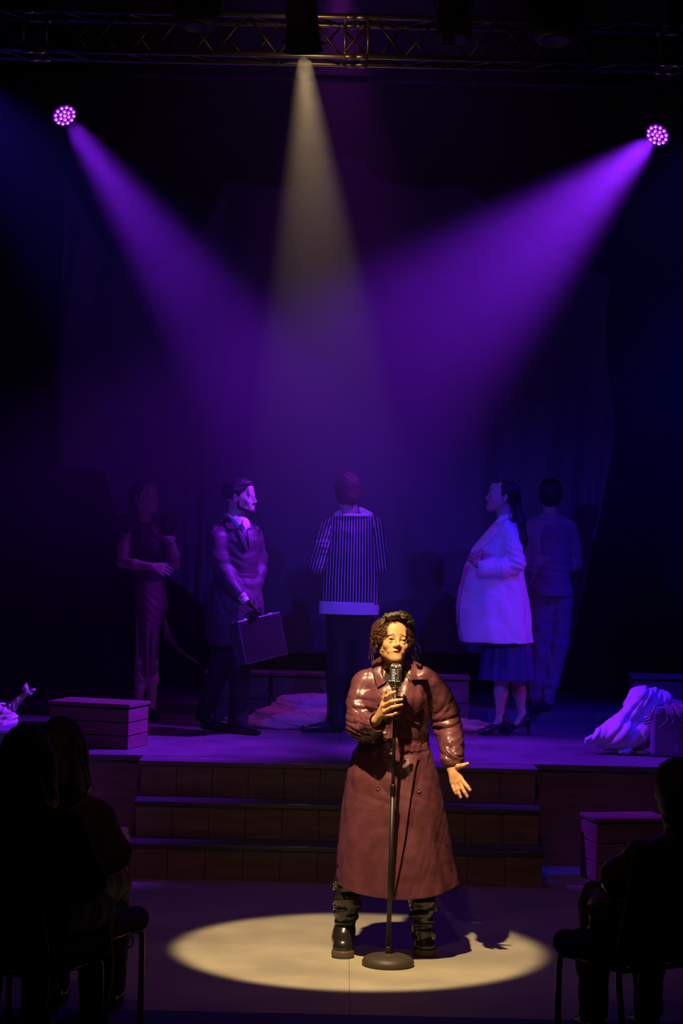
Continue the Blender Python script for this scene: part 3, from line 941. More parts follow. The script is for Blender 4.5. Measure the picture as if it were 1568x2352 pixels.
# head scarf with its knot
def onhead(px, py, dd): return J(px, py, dd)
tw = MB()
path = bend([onhead(872, 1468, -.005), onhead(872, 1452, -.03), onhead(876, 1435, -.045), onhead(883, 1419, -.045), onhead(896, 1412, -.045), onhead(912, 1409, -.045), onhead(928, 1409, -.04), onhead(940, 1416, -.03), onhead(949, 1432, -.015)], 7)
for ph in (0, 2.1, 4.2):
    q = []
    for i, p in enumerate(path):
        a = ph + i * .42
        q.append(p + .0052 * np.array([math.cos(a), .6 * math.sin(a), math.sin(a)]))
    tw.tube(q, [.0045 if i < 14 else .0066 for i in range(len(q))], 7)
rs = random.Random(3)
for (cx, cy, cdd, r0) in ((921, 1408, -.045, 9), (930, 1411, -.05, 8), (937, 1417, -.045, 8), (926, 1416, -.06, 7), (944, 1424, -.035, 8), (940, 1430, -.045, 6), (884, 1417, -.055, 6), (887, 1412, -.045, 5), (948, 1433, -.02, 6)):
    c = onhead(cx, cy, cdd); a0 = rs.uniform(0, 3); tl = rs.uniform(-.6, .6); rr = sg.r(r0) * .62
    q = [c + rr * np.array([math.cos(a + a0), .7 * math.sin(a * 1.0) * math.cos(tl), math.sin(a + a0) * .75]) for a in np.linspace(0, 5.6, 14)]
    tw.tube(q, .0042, 7)
tw.make('head_scarf', M['scarf'], SX)

# black top under the coat
S = Sdf()
S.cap(J(903, 1545, .035), J(905, 1590, .02), .060, .09, k=.03)
S.cap(J(903, 1590, .02), J(905, 1640, .03), .09, .09, k=.03)
S.cap(J(902, 1545, .04), J(903, 1565, .03), .062, .075)
S.ell(HT, (.07, .10, .085), mode='s', k=.004)
S.make('black_top', .005, M['blackcloth'], SX)

# ---------------------------------------------------------------- leather coat
CY = 10.70
def wx(px, py=1800): return P(px, py, CY)[0]
def wz(py, px=905): return P(px, py, CY)[2]
rows = []
for py, x0, x1, ry in ((2052, 768, 1054, .225), (1960, 773, 1038, .215), (1850, 786, 1021, .195), (1780, 797, 1006, .175), (1730, 812, 991, .150), (1708, 826, 980, .135), (1680, 832, 982, .135), (1640, 836, 985, .140), (1600, 842, 985, .138), (1570, 848, 982, .120), (1552, 862, 968, .10)):
    a, b = wx(x0, py), wx(x1, py)
    rows.append((wz(py), (a + b) / 2, CY + .02, (b - a) / 2, ry))
zh = rows[0][0]; zw = wz(1715)
def fold(th, z):
    g = np.clip((zw - z) / (zw - zh), 0, 1)
    return g * (.030 * np.sin(5 * th + 1.0) + .018 * np.sin(9 * th + 2 + 3 * z) + .008 * np.sin(17 * th + 6 * z)) + (1 - g) * .006 * np.sin(13 * th + 25 * z)
S = Sdf()
slices(S, rows, fold=fold)
# shoulders and collar stand
sg.ch(S, [(852, 1562, .045, 27), (882, 1548, .05, 24), (928, 1548, .05, 24), (968, 1558, .045, 27)], k=.035)
sg.ch(S, [(868, 1536, .065, 9), (905, 1524, .10, 9), (950, 1530, .065, 9)], k=.02)
# sleeves
sg.ch(S, [(834, 1572, .045, 29), (826, 1610, .02, 28), (825, 1645, -.01, 27), (828, 1670, -.04, 26)], k=.03)
sg.ch(S, [(828, 1670, -.04, 26), (846, 1668, -.12, 25), (862, 1661, -.185, 24)], k=.03)
sg.ch(S, [(986, 1568, .06, 27), (1006, 1602, .09, 29), (1021, 1640, .11, 31), (1029, 1670, .10, 28)], k=.03)
sg.ch(S, [(1029, 1670, .10, 28), (1035, 1705, .045, 26), (1039, 1742, -.005, 22.5), (1041, 1756, -.018, 21)], k=.025)
S.ell(J(900, 1612, -.055), (.11, .055, .07), k=.05)
# folds
E1 = J(828, 1672, -.04); E2 = J(1030, 1672, .05); SH = J(850, 1590, 0)
def leather_folds(p, d):
    up_ = np.clip((p[..., 2] - zw + .12) / .15, .35, 1)
    o = -(ripple(p, 26, 11) - .45) * .010 * up_
    def local(c, sc_, A, f, seed, amp):
        r = np.exp(-(((p - c) / sc_) ** 2).sum(-1))
        return -amp * r * (ripple(p @ A, f, seed) - .45)
    o = o + local(E1, [.10, .2, .08], np.diag([.8, 1.2, 2.2]), 42, 21, .024)
    o = o + local(J(828, 1620, 0), [.08, .2, .07], np.array([[.5, 0, .4], [0, .7, 0], [.5, 0, 1.9]]), 34, 23, .016)
    o = o + local(E2, [.10, .2, .12], np.array([[.6, 0, -.6], [0, .8, 0], [.5, 0, 1.9]]), 32, 22, .018)
    o = o + local(J(1040, 1735, 0), [.07, .2, .06], np.array([[1, 0, .5], [0, 1, 0], [0, 0, 2.0]]), 40, 25, .018)
    o = o + local(J(900, 1705, -.1), [.2, .3, .05], np.array([[.8, 0, .3], [0, 1, 0], [.2, 0, 1.6]]), 30, 26, .016)
    o = o + local(J(905, 1800, -.1), [.2, .3, .10], np.array([[.8, 0, .3], [0, 1, 0], [.2, 0, 1.3]]), 20, 28, .014)
    return o
S.disp(leather_folds)
# neck opening, sleeve ends, hollow skirt, front slit
S.cap(J(903, 1500, .02), J(906, 1566, -.02), .066, .052, mode='s', k=.01)
S.cap(J(908, 1560, -.13), J(924, 1592, -.19), .048, .010, mode='s', k=.01)
wd = nrm(J(862, 1661, -.185) - J(846, 1668, -.12))
S.cap(J(862, 1660, -.185), J(862, 1660, -.185) + wd * .12, .040, .048, mode='s', k=.004)
S.ell(J(862, 1660, -.185) + wd * .075, .066, mode='s', k=.004)
wd2 = nrm(J(1041, 1756, -.018) - J(1035, 1705, .03))
S.cap(J(1040, 1752, -.012), J(1041, 1756, -.018) + wd2 * .10, .033, .042, mode='s', k=.004)
S.ell(J(1041, 1756, -.018) + wd2 * .062, .060, mode='s', k=.004)
slices(S, [(rows[0][0] - .05,) + rows[0][1:], *rows[:4]], mode='s', k=.004, fold=fold, shrink=.012)
zc_ = rows[0][0]; xc_ = rows[0][1]
S.ops.append((lambda p: (zc_ + .50 * (p[..., 0] - xc_) ** 2 + .003) - p[..., 2], None, 0, .004, 'cut'))
a0, a1, a2 = P(898, 2090, 10.48), P(893, 2000, 10.48), P(912, 1930, 10.5)
S.cap(a0, P(903, 1985, 10.48), .020, .004, mode='s', k=.004)
S.make('coat', .0032, M['leather'], SX, smooth_it=1)
CB = last_bvh()
# collar and lapels
L_ = M['leather']
patch('collar', [(853, 1521), (856, 1545), (867, 1579)], [(876, 1506), (885, 1535), (895, 1561)], CB, L_, SX, off=.014, th=.003, n=16, lift=(0, .006))
patch('collar', [(949, 1519), (946, 1540), (943, 1562)], [(966, 1525), (977, 1542), (985, 1561)], CB, L_, SX, off=.018, th=.003, n=16, lift=(.004, .004))
patch('lapel', [(893, 1570), (880, 1592), (866, 1614)], [(919, 1588), (908, 1610), (892, 1640)], CB, L_, SX, off=.006, th=.0025, n=12)
patch('lapel', [(916, 1582), (908, 1612), (910, 1638)], [(928, 1597), (948, 1630), (964, 1667)], CB, L_, SX, off=.008, th=.0025, n=16)
patch('lapel', [(944, 1567), (962, 1588), (983, 1617)], [(924, 1594), (938, 1616), (953, 1642)], CB, L_, SX, off=.018, th=.003, n=16)
patch('front_panel', [(962, 1735), (953, 1768), (940, 1850), (929, 1930), (916, 2000), (903, 2062)], [(925, 1735), (915, 1768), (908, 1850), (903, 1930), (898, 2000), (890, 2060)], CB, L_, SX, off=.003, th=.0025, n=60, lift=(.009, -.009), sm=2)
for pts in ([(836, 1584), (846, 1572), (858, 1564)], [(985, 1560), (993, 1567), (1000, 1576)]):
    strip('seam', pts, 1.0, CB, M['leather'], SX, off=.0001, th=.0005)
patch('scarf_point', [(925, 1549), (934, 1543), (941, 1560)], [(926, 1551), (933, 1553), (942, 1566)], CB, M['scarf'], SX, off=.01, th=.002, n=8)
# belt
S = Sdf()
brow = [(wz(1722), (wx(818) + wx(987)) / 2, CY + .02, (wx(987) - wx(818)) / 2 - .002, .152), (wz(1700), (wx(828) + wx(981)) / 2, CY + .02, (wx(981) - wx(828)) / 2 + .001, .144)]
slices(S, brow, fold=fold, shrink=-.002)
slices(S, brow, mode='s', fold=fold, shrink=.012)
S.disp(lambda p, d: (ripple(p, 40, 2) - .5) * .004)
S.make('belt', .004, M['leather'], SX)
BB = last_bvh()
l, _, _ = hit(BB, 955, 1706)
if l is None: l = J(955, 1706, -.15)
c = l - [0, .024, 0]
def pp(px, py): return P(px, py, c[1])
MB().tube([pp(945, 1706), pp(959, 1694), pp(967, 1709)], .0034, 8).tube([pp(951, 1709), pp(959, 1702), pp(961, 1712)], .002, 8).make('belt_buckle', M['gold'], SX)
MB().tube(bend([pp(951, 1706), pp(957, 1716), pp(950, 1728), pp(955, 1738)], 5), [.007, .008, .009, .008, .007] * 3 + [.006], 8).make('belt_end', L_, SX)
for px, py in ((877.5, 1754), (945, 1759), (961, 1816), (868, 1810), (883, 1697)):
    l, no, t = hit(CB, px, py)
    if l is not None:
        ax = nrm(no + np.array([0, -.6, 0]))
        MB().lathe([(.0104, 0), (.0112, .002), (.0104, .0042), (.0085, .0040), (.0075, .0028), (.002, .0030)], l, 18, ax).make('button', M['leather'], SX)
# boots
for kx, (sh, an, ft, side) in enumerate((((799, 2030), (792, 2118), (787, 2188), -1), ((968, 2035), (969, 2122), (974, 2184), 1))):
    y0 = .03
    gd = depth_on(ft[0], ft[1] + 9, 0.0) - sg.D      # ball of the foot
    S = Sdf()
    hl = .06 + gd
    sg.ch(S, [(sh[0], sh[1] - 45, .04, 27), (sh[0], sh[1] + 25, .03, 29), (sh[0] - 3 * side * 0, sh[1] + 55, .03, 27), (an[0], an[1] - 8, .05, 21), (an[0], an[1] + 12, .05, 19)], k=.02)
    fb = P(ft[0], ft[1], sg.D + gd); 
    toe = np.array([fb[0], fb[1] - .015, .050]); heel = np.array([fb[0] + .004 * side, fb[1] + .155, .058]); ank = J(an[0], an[1] + 18, .06)
    mid = np.array([fb[0], fb[1] + .06, .075])
    S.cap(toe, mid, .042, .046, k=.03); S.cap(mid, heel, .046, .042, k=.03); S.cap(mid + [0, .05, 0], ank, .046, .043, k=.04)
    S.cap(toe + [-.012, 0, -.008], toe + [.012, 0, -.008], .036, .036, k=.02)
    zb = .034
    S.cut((0, 0, zb), (0, 0, -1))
    zt = P(an[0], an[1], 10.67)[2]
    S.disp(lambda p, d, zt=zt: -(.006 * np.sin(p @ np.array([14., 10., 75.]) + kx) + .004 * np.sin(p @ np.array([-30., 22., 120.]))) * np.clip((p[..., 2] - .12) / .05, 0, 1) - (ripple(p, 30, 5 + kx) - .5) * .006 * np.clip((p[..., 2] - .12) / .05, 0, 1))
    bo = S.make('boot', .0035, M['boot'], SX, smooth_it=1)
    BV = last_bvh()
    so = Sdf()
    so.cap([toe[0] - .008, toe[1] - .004, .018], [heel[0], heel[1] - .01, .018], .047, .040); so.cap([toe[0] + .008, toe[1] - .004, .018], [heel[0], heel[1] - .01, .018], .047, .040)
    so.cut((0, 0, .036), (0, 0, 1)); so.cut((0, 0, .001), (0, 0, -1))
    so.make('boot_sole', .0035, M['sole'], bo)
    # top cuff band over the ankle
    b = MB(); zc = zt - .01
    st = Sdf(); c0 = np.array([J(an[0], an[1], .05)[0], sg.D + .05, zc])
    st.ell(c0, (.050, .052, .018)); st.ell(c0 + [0, 0, .008], (.052, .055, .012), k=.01)
    st.disp(lambda p, d: (ripple(p, 50, 9) - .5) * .006)
    st.make('ankle_cuff', .004, M['boot'], bo)
    for py in ((2036, 2082) if side < 0 else (2086,)):
        ex = (771 if side < 0 else 998)
        c1 = J(ex, py, .02)
        b = MB(); b.tube([c1 + [-.010, -.01, -.012], c1 + [.010, -.012, -.010], c1 + [.010, -.012, .012], c1 + [-.010, -.01, .010], c1 + [-.010, -.01, -.012]], .0022, 6)
        b.tube([c1 + [-.014, -.006, 0], c1 + [.008, -.014, .001]], .0018, 6).ball(c1 + [-.012, -.012, -.014], .0035, 8).ball(c1 + [-.012, -.012, .014], .0035, 8)
        b.make('buckle', M['gold'], bo)
    c1 = J(766 if side < 0 else 995, 2148 if side < 0 else 2150, .03)
    b = MB().tube([c1 + .012 * np.array([math.cos(a) * .5, -.6 * abs(math.cos(a)), math.sin(a) * 1.3]) for a in np.linspace(0, 6.28, 15)], .002, 6)
    b.make('ring', M['chrome'], bo)

# ================================================================== microphone stand
BC = G(890.5, 2217)
POLE_T = None
MT = thing('microphone_stand', 'black straight microphone stand with heavy round base held by the singer', 'microphone stand', BC)
top = P(907.5, 1588, BC[1] + .0)
ax = nrm(top - (BC + [0, 0, .05]))
MB().lathe([(.085, .001), (.1205, .003), (.1235, .012), (.121, .024), (.112, .036), (.098, .044), (.092, .0445), (.088, .047), (.070, .049), (.066, .0475), (.050, .0495), (.044, .052), (.018, .053), (.016, .056)], BC, 64).make('round_base', M['base'], MT)
MB().lathe([(.012, .052), (.014, .056), (.014, .085), (.0115, .09)], BC, 24, ax).make('base_collar', M['stand'], MT)
joint = P(902, 1815, BC[1])
MB().tube([BC + [0, 0, .055], joint], .0112, 24).make('lower_tube', M['stand'], MT)
MB().tube([joint, top], .0082, 20).make('upper_tube', M['stand'], MT)
MB().lathe([(.0115, -.030), (.0135, -.026), (.0135, .010), (.0145, .014), (.0145, .026), (.010, .030)], joint, 24, ax).make('height_clutch', M['stand'], MT)

# ================================================================== vintage microphone
mc = P(908, 1553, BC[1] + .0)          # middle of the head
tl = nrm(np.array([0.03, -0.10, 1.0]))
MIC = thing('microphone', 'chrome vintage ribbed microphone below the singer\'s chin', 'microphone', top)
u = nrm(np.cross(tl, [0, 1, 0])); w_ = np.cross(u, tl)     # u: right, w_: towards the camera or away
if w_[1] > 0: w_ = -w_; 
if u[0] < 0: u = -u
def mring(z, rx, ry, n=28, sq=2.6):
    out = []
    for k in range(n):
        a = 2 * pi * k / n; c, s_ = math.cos(a), math.sin(a)
        rr = (abs(c) ** sq + abs(s_) ** sq) ** (-1 / sq)
        out.append(mc + tl * z + u * rx * rr * c + w_ * ry * rr * s_)
    return out
def mic_prof(z):       # half height 0.056
    t = abs(z) / .056
    s_ = (max(0, 1 - max(0, (t - .55) / .45) ** 2.2)) ** .5
    return .0285 * (.45 + .55 * s_), .0235 * (.45 + .55 * s_)
def ringmesh(zs, grow=0.0):
    b = MB(); v = []; n = 28
    for z in zs:
        rx, ry = mic_prof(z); v += mring(z, rx + grow, ry + grow, n)
    f = [(i * n + j, i * n + (j + 1) % n, (i + 1) * n + (j + 1) % n, (i + 1) * n + j) for i in range(len(zs) - 1) for j in range(n)]
    f += [tuple(range(n - 1, -1, -1)), tuple((len(zs) - 1) * n + j for j in range(n))]
    return b.add(v, f)
ringmesh(np.linspace(-.055, .055, 24), -.004).make('inner_grille', M['lampblack'], MIC)
# horizontal ribs in the middle, upright ribs over the crown and the chin
for z in np.linspace(-.018, .034, 8):
    rx, ry = mic_prof(z); b = MB()
    b.tube(mring(z, rx - .0008, ry - .0008) + [mring(z, rx - .0008, ry - .0008)[0]], .0022, 6, cap=False)
    b.make('rib', M['chrome'], MIC)
for zz in ((.034, .0555), (-.020, -.0545)):
    for k in range(22):
        a = 2 * pi * k / 22; q = []
        for z in np.linspace(zz[0], zz[1], 7):
            rx, ry = mic_prof(z); c, s_ = math.cos(a), math.sin(a); rr = (abs(c) ** 2.6 + abs(s_) ** 2.6) ** (-1 / 2.6)
            q.append(mc + tl * z + (u * rx * c + w_ * ry * s_) * rr)
        MB().tube(q, .0017, 6).make('crown_rib', M['chrome'], MIC)
b = MB()
for a in (math.radians(90),):
    q = []
    for z in np.linspace(-.05, .053, 20):
        rx, ry = mic_prof(z); q.append(mc + tl * z + w_ * (ry + .0006))
    b.tube(q, .0030, 8)
b.make('centre_bar', M['chrome'], MIC)
MB().ball(mc + tl * .012 + w_ * .026, (.006, .006, .0035), 12, np.stack([u, tl, w_], 1)).make('badge', M['chrome'], MIC)
nb_ = mc - tl * .056
MB().lathe([(.016, .006), (.017, 0), (.017, -.008), (.013, -.012), (.013, -.024), (.015, -.026), (.015, -.034), (.0125, -.036), (.0125, -.046)], nb_, 24, tl).make('swivel_mount', M['chrome'], MIC)
MB().tube([nb_ - tl * .018 + u * .012, nb_ - tl * .018 + u * .021], .004, 10).make('tilt_screw', M['chrome'], MIC)
MB().tube([nb_ - tl * .040, top + (nb_ - tl * .04 - top) * .0], .0118, 16).make('threaded_barrel', M['lampblack'], MIC)
b = MB()
for dx in (-.0105, .0105):
    b.tube([nb_ - tl * .046 + u * dx - [0, .008, 0], top + u * dx - ax * .045 - [0, .008, 0]], .0022, 6)
b.tube([nb_ - tl * .046 + u * -.0105 - [0, .008, 0], nb_ - tl * .046 + u * .0105 - [0, .008, 0]], .0022, 6)
b.make('clip_bars', M['chrome'], MIC)

# ================================================================== the people on the stage behind
M['navydress'] = mat('dark_dress', (0.045, 0.020, 0.045), 0.7, col2=(0.06, 0.025, 0.055), nscale=8, bump=0.001, bscale=60)
M['skirt'] = mat('burgundy_skirt', (0.20, 0.05, 0.10), 0.6, col2=(0.25, 0.06, 0.12), nscale=6, bump=0.001, bscale=60)
M['trench'] = mat('trench_cloth', (0.060, 0.030, 0.045), 0.55, col2=(0.085, 0.04, 0.06), nscale=6, bump=0.0012, bscale=50)
M['trousers'] = mat('black_trousers', (0.010, 0.009, 0.012), 0.8, bump=0.001, bscale=60)
M['shirt'] = mat('white_shirt', (0.80, 0.78, 0.82), 0.7, bump=0.0008, bscale=70)
M['labcoat'] = mat('pale_coat', (0.80, 0.76, 0.80), 0.6, bump=0.0015, bscale=26)
M['lining'] = mat('pink_lining', (0.80, 0.22, 0.45), 0.5)
M['satin'] = mat('navy_satin', (0.05, 0.05, 0.16), 0.3, bump=0.002, bscale=20)
M['suit'] = mat('grey_suit', (0.38, 0.22, 0.26), 0.7, bump=0.001, bscale=60)
M['case'] = mat('briefcase_leather', (0.04, 0.04, 0.055), 0.42, col2=(0.055, 0.055, 0.075), nscale=12)
M['shoe'] = mat('polished_shoe', (0.02, 0.02, 0.025), 0.2)
M['brownhair'] = mat('brown_hair', (0.05, 0.022, 0.02), 0.8, bump=0.003, bscale=50, stretch=(3, 3, .7))
M['tie'] = mat('patterned_tie', (0.02, 0.015, 0.03), 0.5, col2=(0.20, 0.12, 0.2), nscale=70)

def stripes_mat():
    m = mat('striped_knit', (0.02, 0.018, 0.05), 0.75, bump=0.0006, bscale=150); nt = m.node_tree
    b = nt.nodes['Principled BSDF']
    at = nt.nodes.new('ShaderNodeAttribute'); at.attribute_name = 'across'
    mu = nt.nodes.new('ShaderNodeMath'); mu.operation = 'FRACT'
    lt = nt.nodes.new('ShaderNodeMath'); lt.operation = 'LESS_THAN'; lt.inputs[1].default_value = 0.31
    mx = nt.nodes.new('ShaderNodeMix'); mx.data_type = 'RGBA'
    mx.inputs['A'].default_value = (0.016, 0.012, 0.035, 1); mx.inputs['B'].default_value = (0.66, 0.62, 0.72, 1)
    nt.links.new(at.outputs['Fac'], mu.inputs[0]); nt.links.new(mu.outputs[0], lt.inputs[0])
    nt.links.new(lt.outputs[0], mx.inputs['Factor']); nt.links.new(mx.outputs['Result'], b.inputs['Base Color'])
    return m
M['stripe'] = stripes_mat()
def across(o, val):
    a = o.data.attributes.new('across', 'FLOAT', 'POINT'); a.data.foreach_set('value', val.astype(np.float32))

def shoe(name, c, d, parent, L=.27, heel=0.0, m='shoe', sc=1.0):
    """c: point on the ground under the ankle, d: toe direction."""
    c = np.array(c, float); d = nrm([d[0], d[1], 0]); z = np.array([0, 0, 1.0]); S = Sdf()
    S.cap(c - d * .035 + z * (.045 + heel), c + d * .08 + z * .04, .034 * sc, .034 * sc, k=.02)
    S.cap(c + d * .08 + z * .036, c + d * (L - .085) + z * .026, .036 * sc, .026 * sc, k=.02)
    S.cap(c - d * .01 + z * (.05 + heel), c - d * .01 + z * (.085 + heel), .034 * sc, .032 * sc, k=.02)
    S.cut(c + z * .006, (0, 0, -1))
    if heel:
        S.ell(c + d * .035 + z * 0, (.045, .045, .9 * heel), k=.004, mode='s')
        S.cap(c - d * .045 + z * .004, c - d * .040 + z * (heel + .02), .009, .018, k=.006)
    return S.make(name, .0045, M[m], parent)

def wrinkle(S, amp, f, seed, A=None):
    S.disp(lambda p, d: -(ripple(p if A is None else p @ A, f, seed) - .45) * amp)

H5 = .0048
# ---------------------------------------------------------------- woman in the dress
g = Fig(15.9); j = g.j
T1 = thing('person', 'woman in a dark ruffle-sleeved dress with one fist raised, leftmost on the stage', 'person', G(335, 1655, ZS))
R1 = rot('Z', 52) @ rot('X', -6); C1 = j(333, 1143)
S = Sdf(); head(S, R1, C1)
S.cap(C1 + R1 @ np.array([0, .02, -.05]), j(335, 1205), .048, .055)
S.cap(j(306, 1220), j(372, 1217), .042, .040, k=.03)
S.cap(j(338, 1235), j(340, 1395), .082, .085, k=.04)
g.ch(S, [(296, 1218, -.02, 16), (286, 1262, -.05, 15), (281, 1290, -.06, 13)], k=.03)
g.ch(S, [(281, 1290, -.06, 13), (310, 1297, -.17, 12), (350, 1301, -.24, 8)], k=.02)
hand(S, j(350, 1301, -.24), j(372, 1308, -.26) - j(350, 1301, -.24), (0, .3, -1), (.3, .3, 1), curl=(25, 25, 15), sc=.92)
g.ch(S, [(378, 1216, 0, 14), (392, 1262, .02, 13), (400, 1300, -.03, 12)], k=.03)
g.ch(S, [(400, 1300, -.03, 12), (401, 1275, -.10, 11), (396, 1256, -.15, 8)], k=.02)
hand(S, j(396, 1258, -.15), (-.08, -.1, 1), (-.8, -.5, 0), (-.5, .6, .2), curl=(80, 85, 50), sc=.92, thumb=(30, 60))
for hx, kx, fx, dd in ((325, 322, 318, 0), (350, 350, 347, .03)):
    g.ch(S, [(hx, 1400, dd, 13), (kx, 1520, dd, 11), (kx, 1560, dd + .02, 13), (fx, 1632, dd, 9)], k=.03)
    S.cap(j(fx, 1632, dd), j(fx + 5, 1644, dd - .06), .03, .022, k=.02)
S.make('body', H5, M['skin2'], T1); head_details(T1, R1, C1)
S = Sdf().frame(R1, C1); S.ell((0, .030, .040), (.080, .092, .084)); S.ell((0, .105, -.02), (.055, .045, .08), k=.03); S.ell((0, .09, -.085), (.06, .05, .05), k=.03)
S.ell((0, -.112, -.032), (.070, .085, .112), k=.01, mode='s'); S.frame(); wrinkle(S, .005, 60, 3)
S.make('hair', .006, M['darkhair'], T1)
S = Sdf()
g.ch(S, [(303, 1222, .0, 20), (372, 1218, .0, 18)], k=.03)
g.ch(S, [(336, 1235, -.01, 36), (340, 1290, -.01, 34), (341, 1330, 0, 32), (345, 1380, .01, 38)], k=.03)
S.ell(j(352, 1262, -.10), (.09, .07, .07), k=.04)
S.cap(j(337, 1170, -.04), j(347, 1208, -.12), .05, .012, mode='s', k=.01)
wrinkle(S, .008, 26, 7); S.make('bodice', H5, M['navydress'], T1); B1 = last_bvh()
for cx, cy, rx in ((294, 1200, 24), (386, 1196, 15)):
    S = Sdf(); S.ell(j(cx, cy + 6, -.01), (g.r(rx), .085, g.r(24)))
    S.disp(lambda p, d: -.016 * np.abs(np.sin(p @ np.array([70., 50., 18.]) + 2 * np.sin(p[..., 2] * 30))))
    S.make('ruffle_sleeve', H5, M['navydress'], T1)
patch('collar', [(349, 1190), (352, 1200), (357, 1214)], [(352, 1184), (362, 1192), (374, 1201)], B1, M['navydress'], T1, off=.012, th=.002, n=8)
patch('lapel', [(344, 1212), (362, 1235), (378, 1252)], [(352, 1196), (368, 1215), (378, 1252)], B1, M['skirt'], T1, off=.006, th=.002, n=10)
S = Sdf(); rws = []
for py, x0, x1, ry in ((1552, 322, 358, .07), (1500, 318, 362, .10), (1440, 316, 368, .14), (1390, 310, 384, .15), (1340, 306, 380, .13), (1322, 308, 377, .12)):
    a, b_ = P(x0, py, 15.9)[0], P(x1, py, 15.9)[0]; rws.append((P(340, py, 15.9)[2], (a + b_) / 2, 15.92, (b_ - a) / 2, ry))
slices(S, rws, fold=lambda th, z: .05 * np.sin(7 * th + 1) * np.clip((P(340, 1400, 15.9)[2] - z) * 3, .15, 1))
S.disp(lambda p, d: -.0045 * np.abs(np.sin(p[..., 2] * 48 + 6 * np.sin(p[..., 0] * 9))) * np.exp(-((p[..., 2] - P(345, 1395, 15.9)[2]) / .12) ** 2))
slices(S, rws[:3], mode='s', shrink=.012); S.make('skirt', H5, M['skirt'], T1)
# the loose end of the skirt swinging out
v = []; top_ = bend([j(378, 1415, 0), j(395, 1465, .06), j(425, 1500, .14), j(455, 1523, .2)], 8); bot_ = bend([j(376, 1470, 0), j(388, 1470, .05), j(403, 1492, .13), j(455, 1525, .2)], 8)
for a, b_ in zip(top_, bot_): v += [a, a * .5 + b_ * .5 + [0, -.02, 0], b_]
n_ = len(top_); o = mesh('skirt_tail', v, [(3 * i + k, 3 * i + 3 + k, 3 * i + 4 + k, 3 * i + 1 + k) for i in range(n_ - 1) for k in (0, 1)], M['skirt'], T1)
o.modifiers.new('thick', 'SOLIDIFY').thickness = .006
for fx, dd in ((316, 0), (345, .03)):
    q = j(fx, 1640, dd); shoe('heeled_shoe', (q[0], q[1], ZS), (.45, -1), T1, L=.22, heel=.045, sc=.8)

# ---------------------------------------------------------------- man in the trench coat
g = Fig(15.1); j = g.j
T2 = thing('person', 'bearded man in a belted trench coat and tie, turned to his side, carrying a briefcase', 'person', G(530, 1683, ZS))
R2 = rot('Z', 76) @ rot('X', -3); C2 = j(551, 1144)
S = Sdf(); head(S, R2, C2, 1.02, male=True)
S.cap(C2 + R2 @ np.array([0, .025, -.05]), j(540, 1205), .056, .062)
S.cap(j(514, 1230), j(574, 1227), .04, .04, k=.03)
S.cap(j(540, 1240), j(538, 1420), .09, .08, k=.04)
g.ch(S, [(502, 1238, -.09, 13), (515, 1310, -.1, 12), (556, 1370, -.2, 9.5), (566, 1382, -.2, 8)], k=.02)
hand(S, j(570, 1384, -.21), (.75, -.2, -.45), (-.5, 0, -.8), (.3, -1, .1), curl=(60, 60, 40), sc=1.02)
g.ch(S, [(582, 1234, .08, 12), (594, 1300, .10, 11), (590, 1335, .02, 9)], k=.02)
for pts in ([(524, 1430, .04, 18), (503, 1545, .06, 13), (478, 1620, .08, 9), (480, 1644, .08, 9)], [(545, 1430, -.02, 18), (550, 1550, -.02, 13), (545, 1655, 0, 10)]):
    g.ch(S, pts, k=.03)
S.make('body', H5, M['skin2'], T2); B2 = last_bvh(); head_details(T2, R2, C2, 1.02)
S = Sdf().frame(R2, C2, 1.02); S.ell((0, .026, .050), (.080, .098, .082)); S.ell((0, -.02, .095), (.06, .07, .035), k=.03)
S.ell((0, -.118, -.03), (.085, .085, .105), k=.012, mode='s'); S.ell((0, -.02, -.075), (.12, .085, .055), k=.012, mode='s')
S.ell((.075, -.005, -.03), (.03, .028, .04), k=.01, mode='s'); S.ell((-.075, -.005, -.03), (.03, .028, .04), k=.01, mode='s')
S.frame(); wrinkle(S, .008, 55, 4); S.make('hair', .0055, M['darkhair'], T2)
S = Sdf().frame(R2, C2, 1.02)
for x in (-1, 1): S.chain([(x * .058, -.006, -.020), (x * .050, -.012, -.060), (x * .022, -.070, -.092), (0, -.086, -.094)], [.010, .018, .018, .018], k=.012)
S.cap((-.022, -.092, -.045), (.022, -.092, -.045), .0065, k=.004); S.frame(); wrinkle(S, .003, 200, 5)
S.make('beard', .005, M['darkhair'], T2)
b = MB(); surf_tube(b, [(551, 1160), (559, 1164), (567, 1168), (573, 1170)], .001, B2, .002); q, _, _ = hit(B2, 573, 1170)
if q is not None: b.ball(q + [0, -.005, 0], .004, 8)
b.make('headset_microphone', M['skin'], T2)
rws = []
for py, x0, x1, ry in ((1482, 480, 592, .15), (1440, 472, 600, .17), (1385, 470, 604, .17), (1340, 486, 596, .15), (1322, 492, 590, .13), (1290, 490, 592, .14), (1240, 486, 596, .14), (1215, 498, 588, .11)):
    a, b_ = P(x0, py, 15.1)[0], P(x1, py, 15.1)[0]; rws.append((P(540, py, 15.1)[2], (a + b_) / 2, 15.1, (b_ - a) / 2, ry))
S = Sdf(); slices(S, rws, fold=lambda th, z: .045 * np.sin(6 * th + 2) * np.clip((P(540, 1340, 15.1)[2] - z) * 3, .1, 1))
g.ch(S, [(505, 1222, -.04, 16), (545, 1206, .0, 17), (580, 1222, .06, 16)], k=.04)
g.ch(S, [(520, 1200, .02, 9), (548, 1196, .05, 9)], k=.02)
g.ch(S, [(497, 1238, -.09, 23), (500, 1280, -.10, 22), (514, 1312, -.11, 20), (532, 1345, -.16, 17), (545, 1362, -.19, 15)], k=.03)
g.ch(S, [(584, 1234, .08, 20), (595, 1280, .12, 18), (595, 1315, .08, 16), (588, 1340, .0, 15)], k=.03)
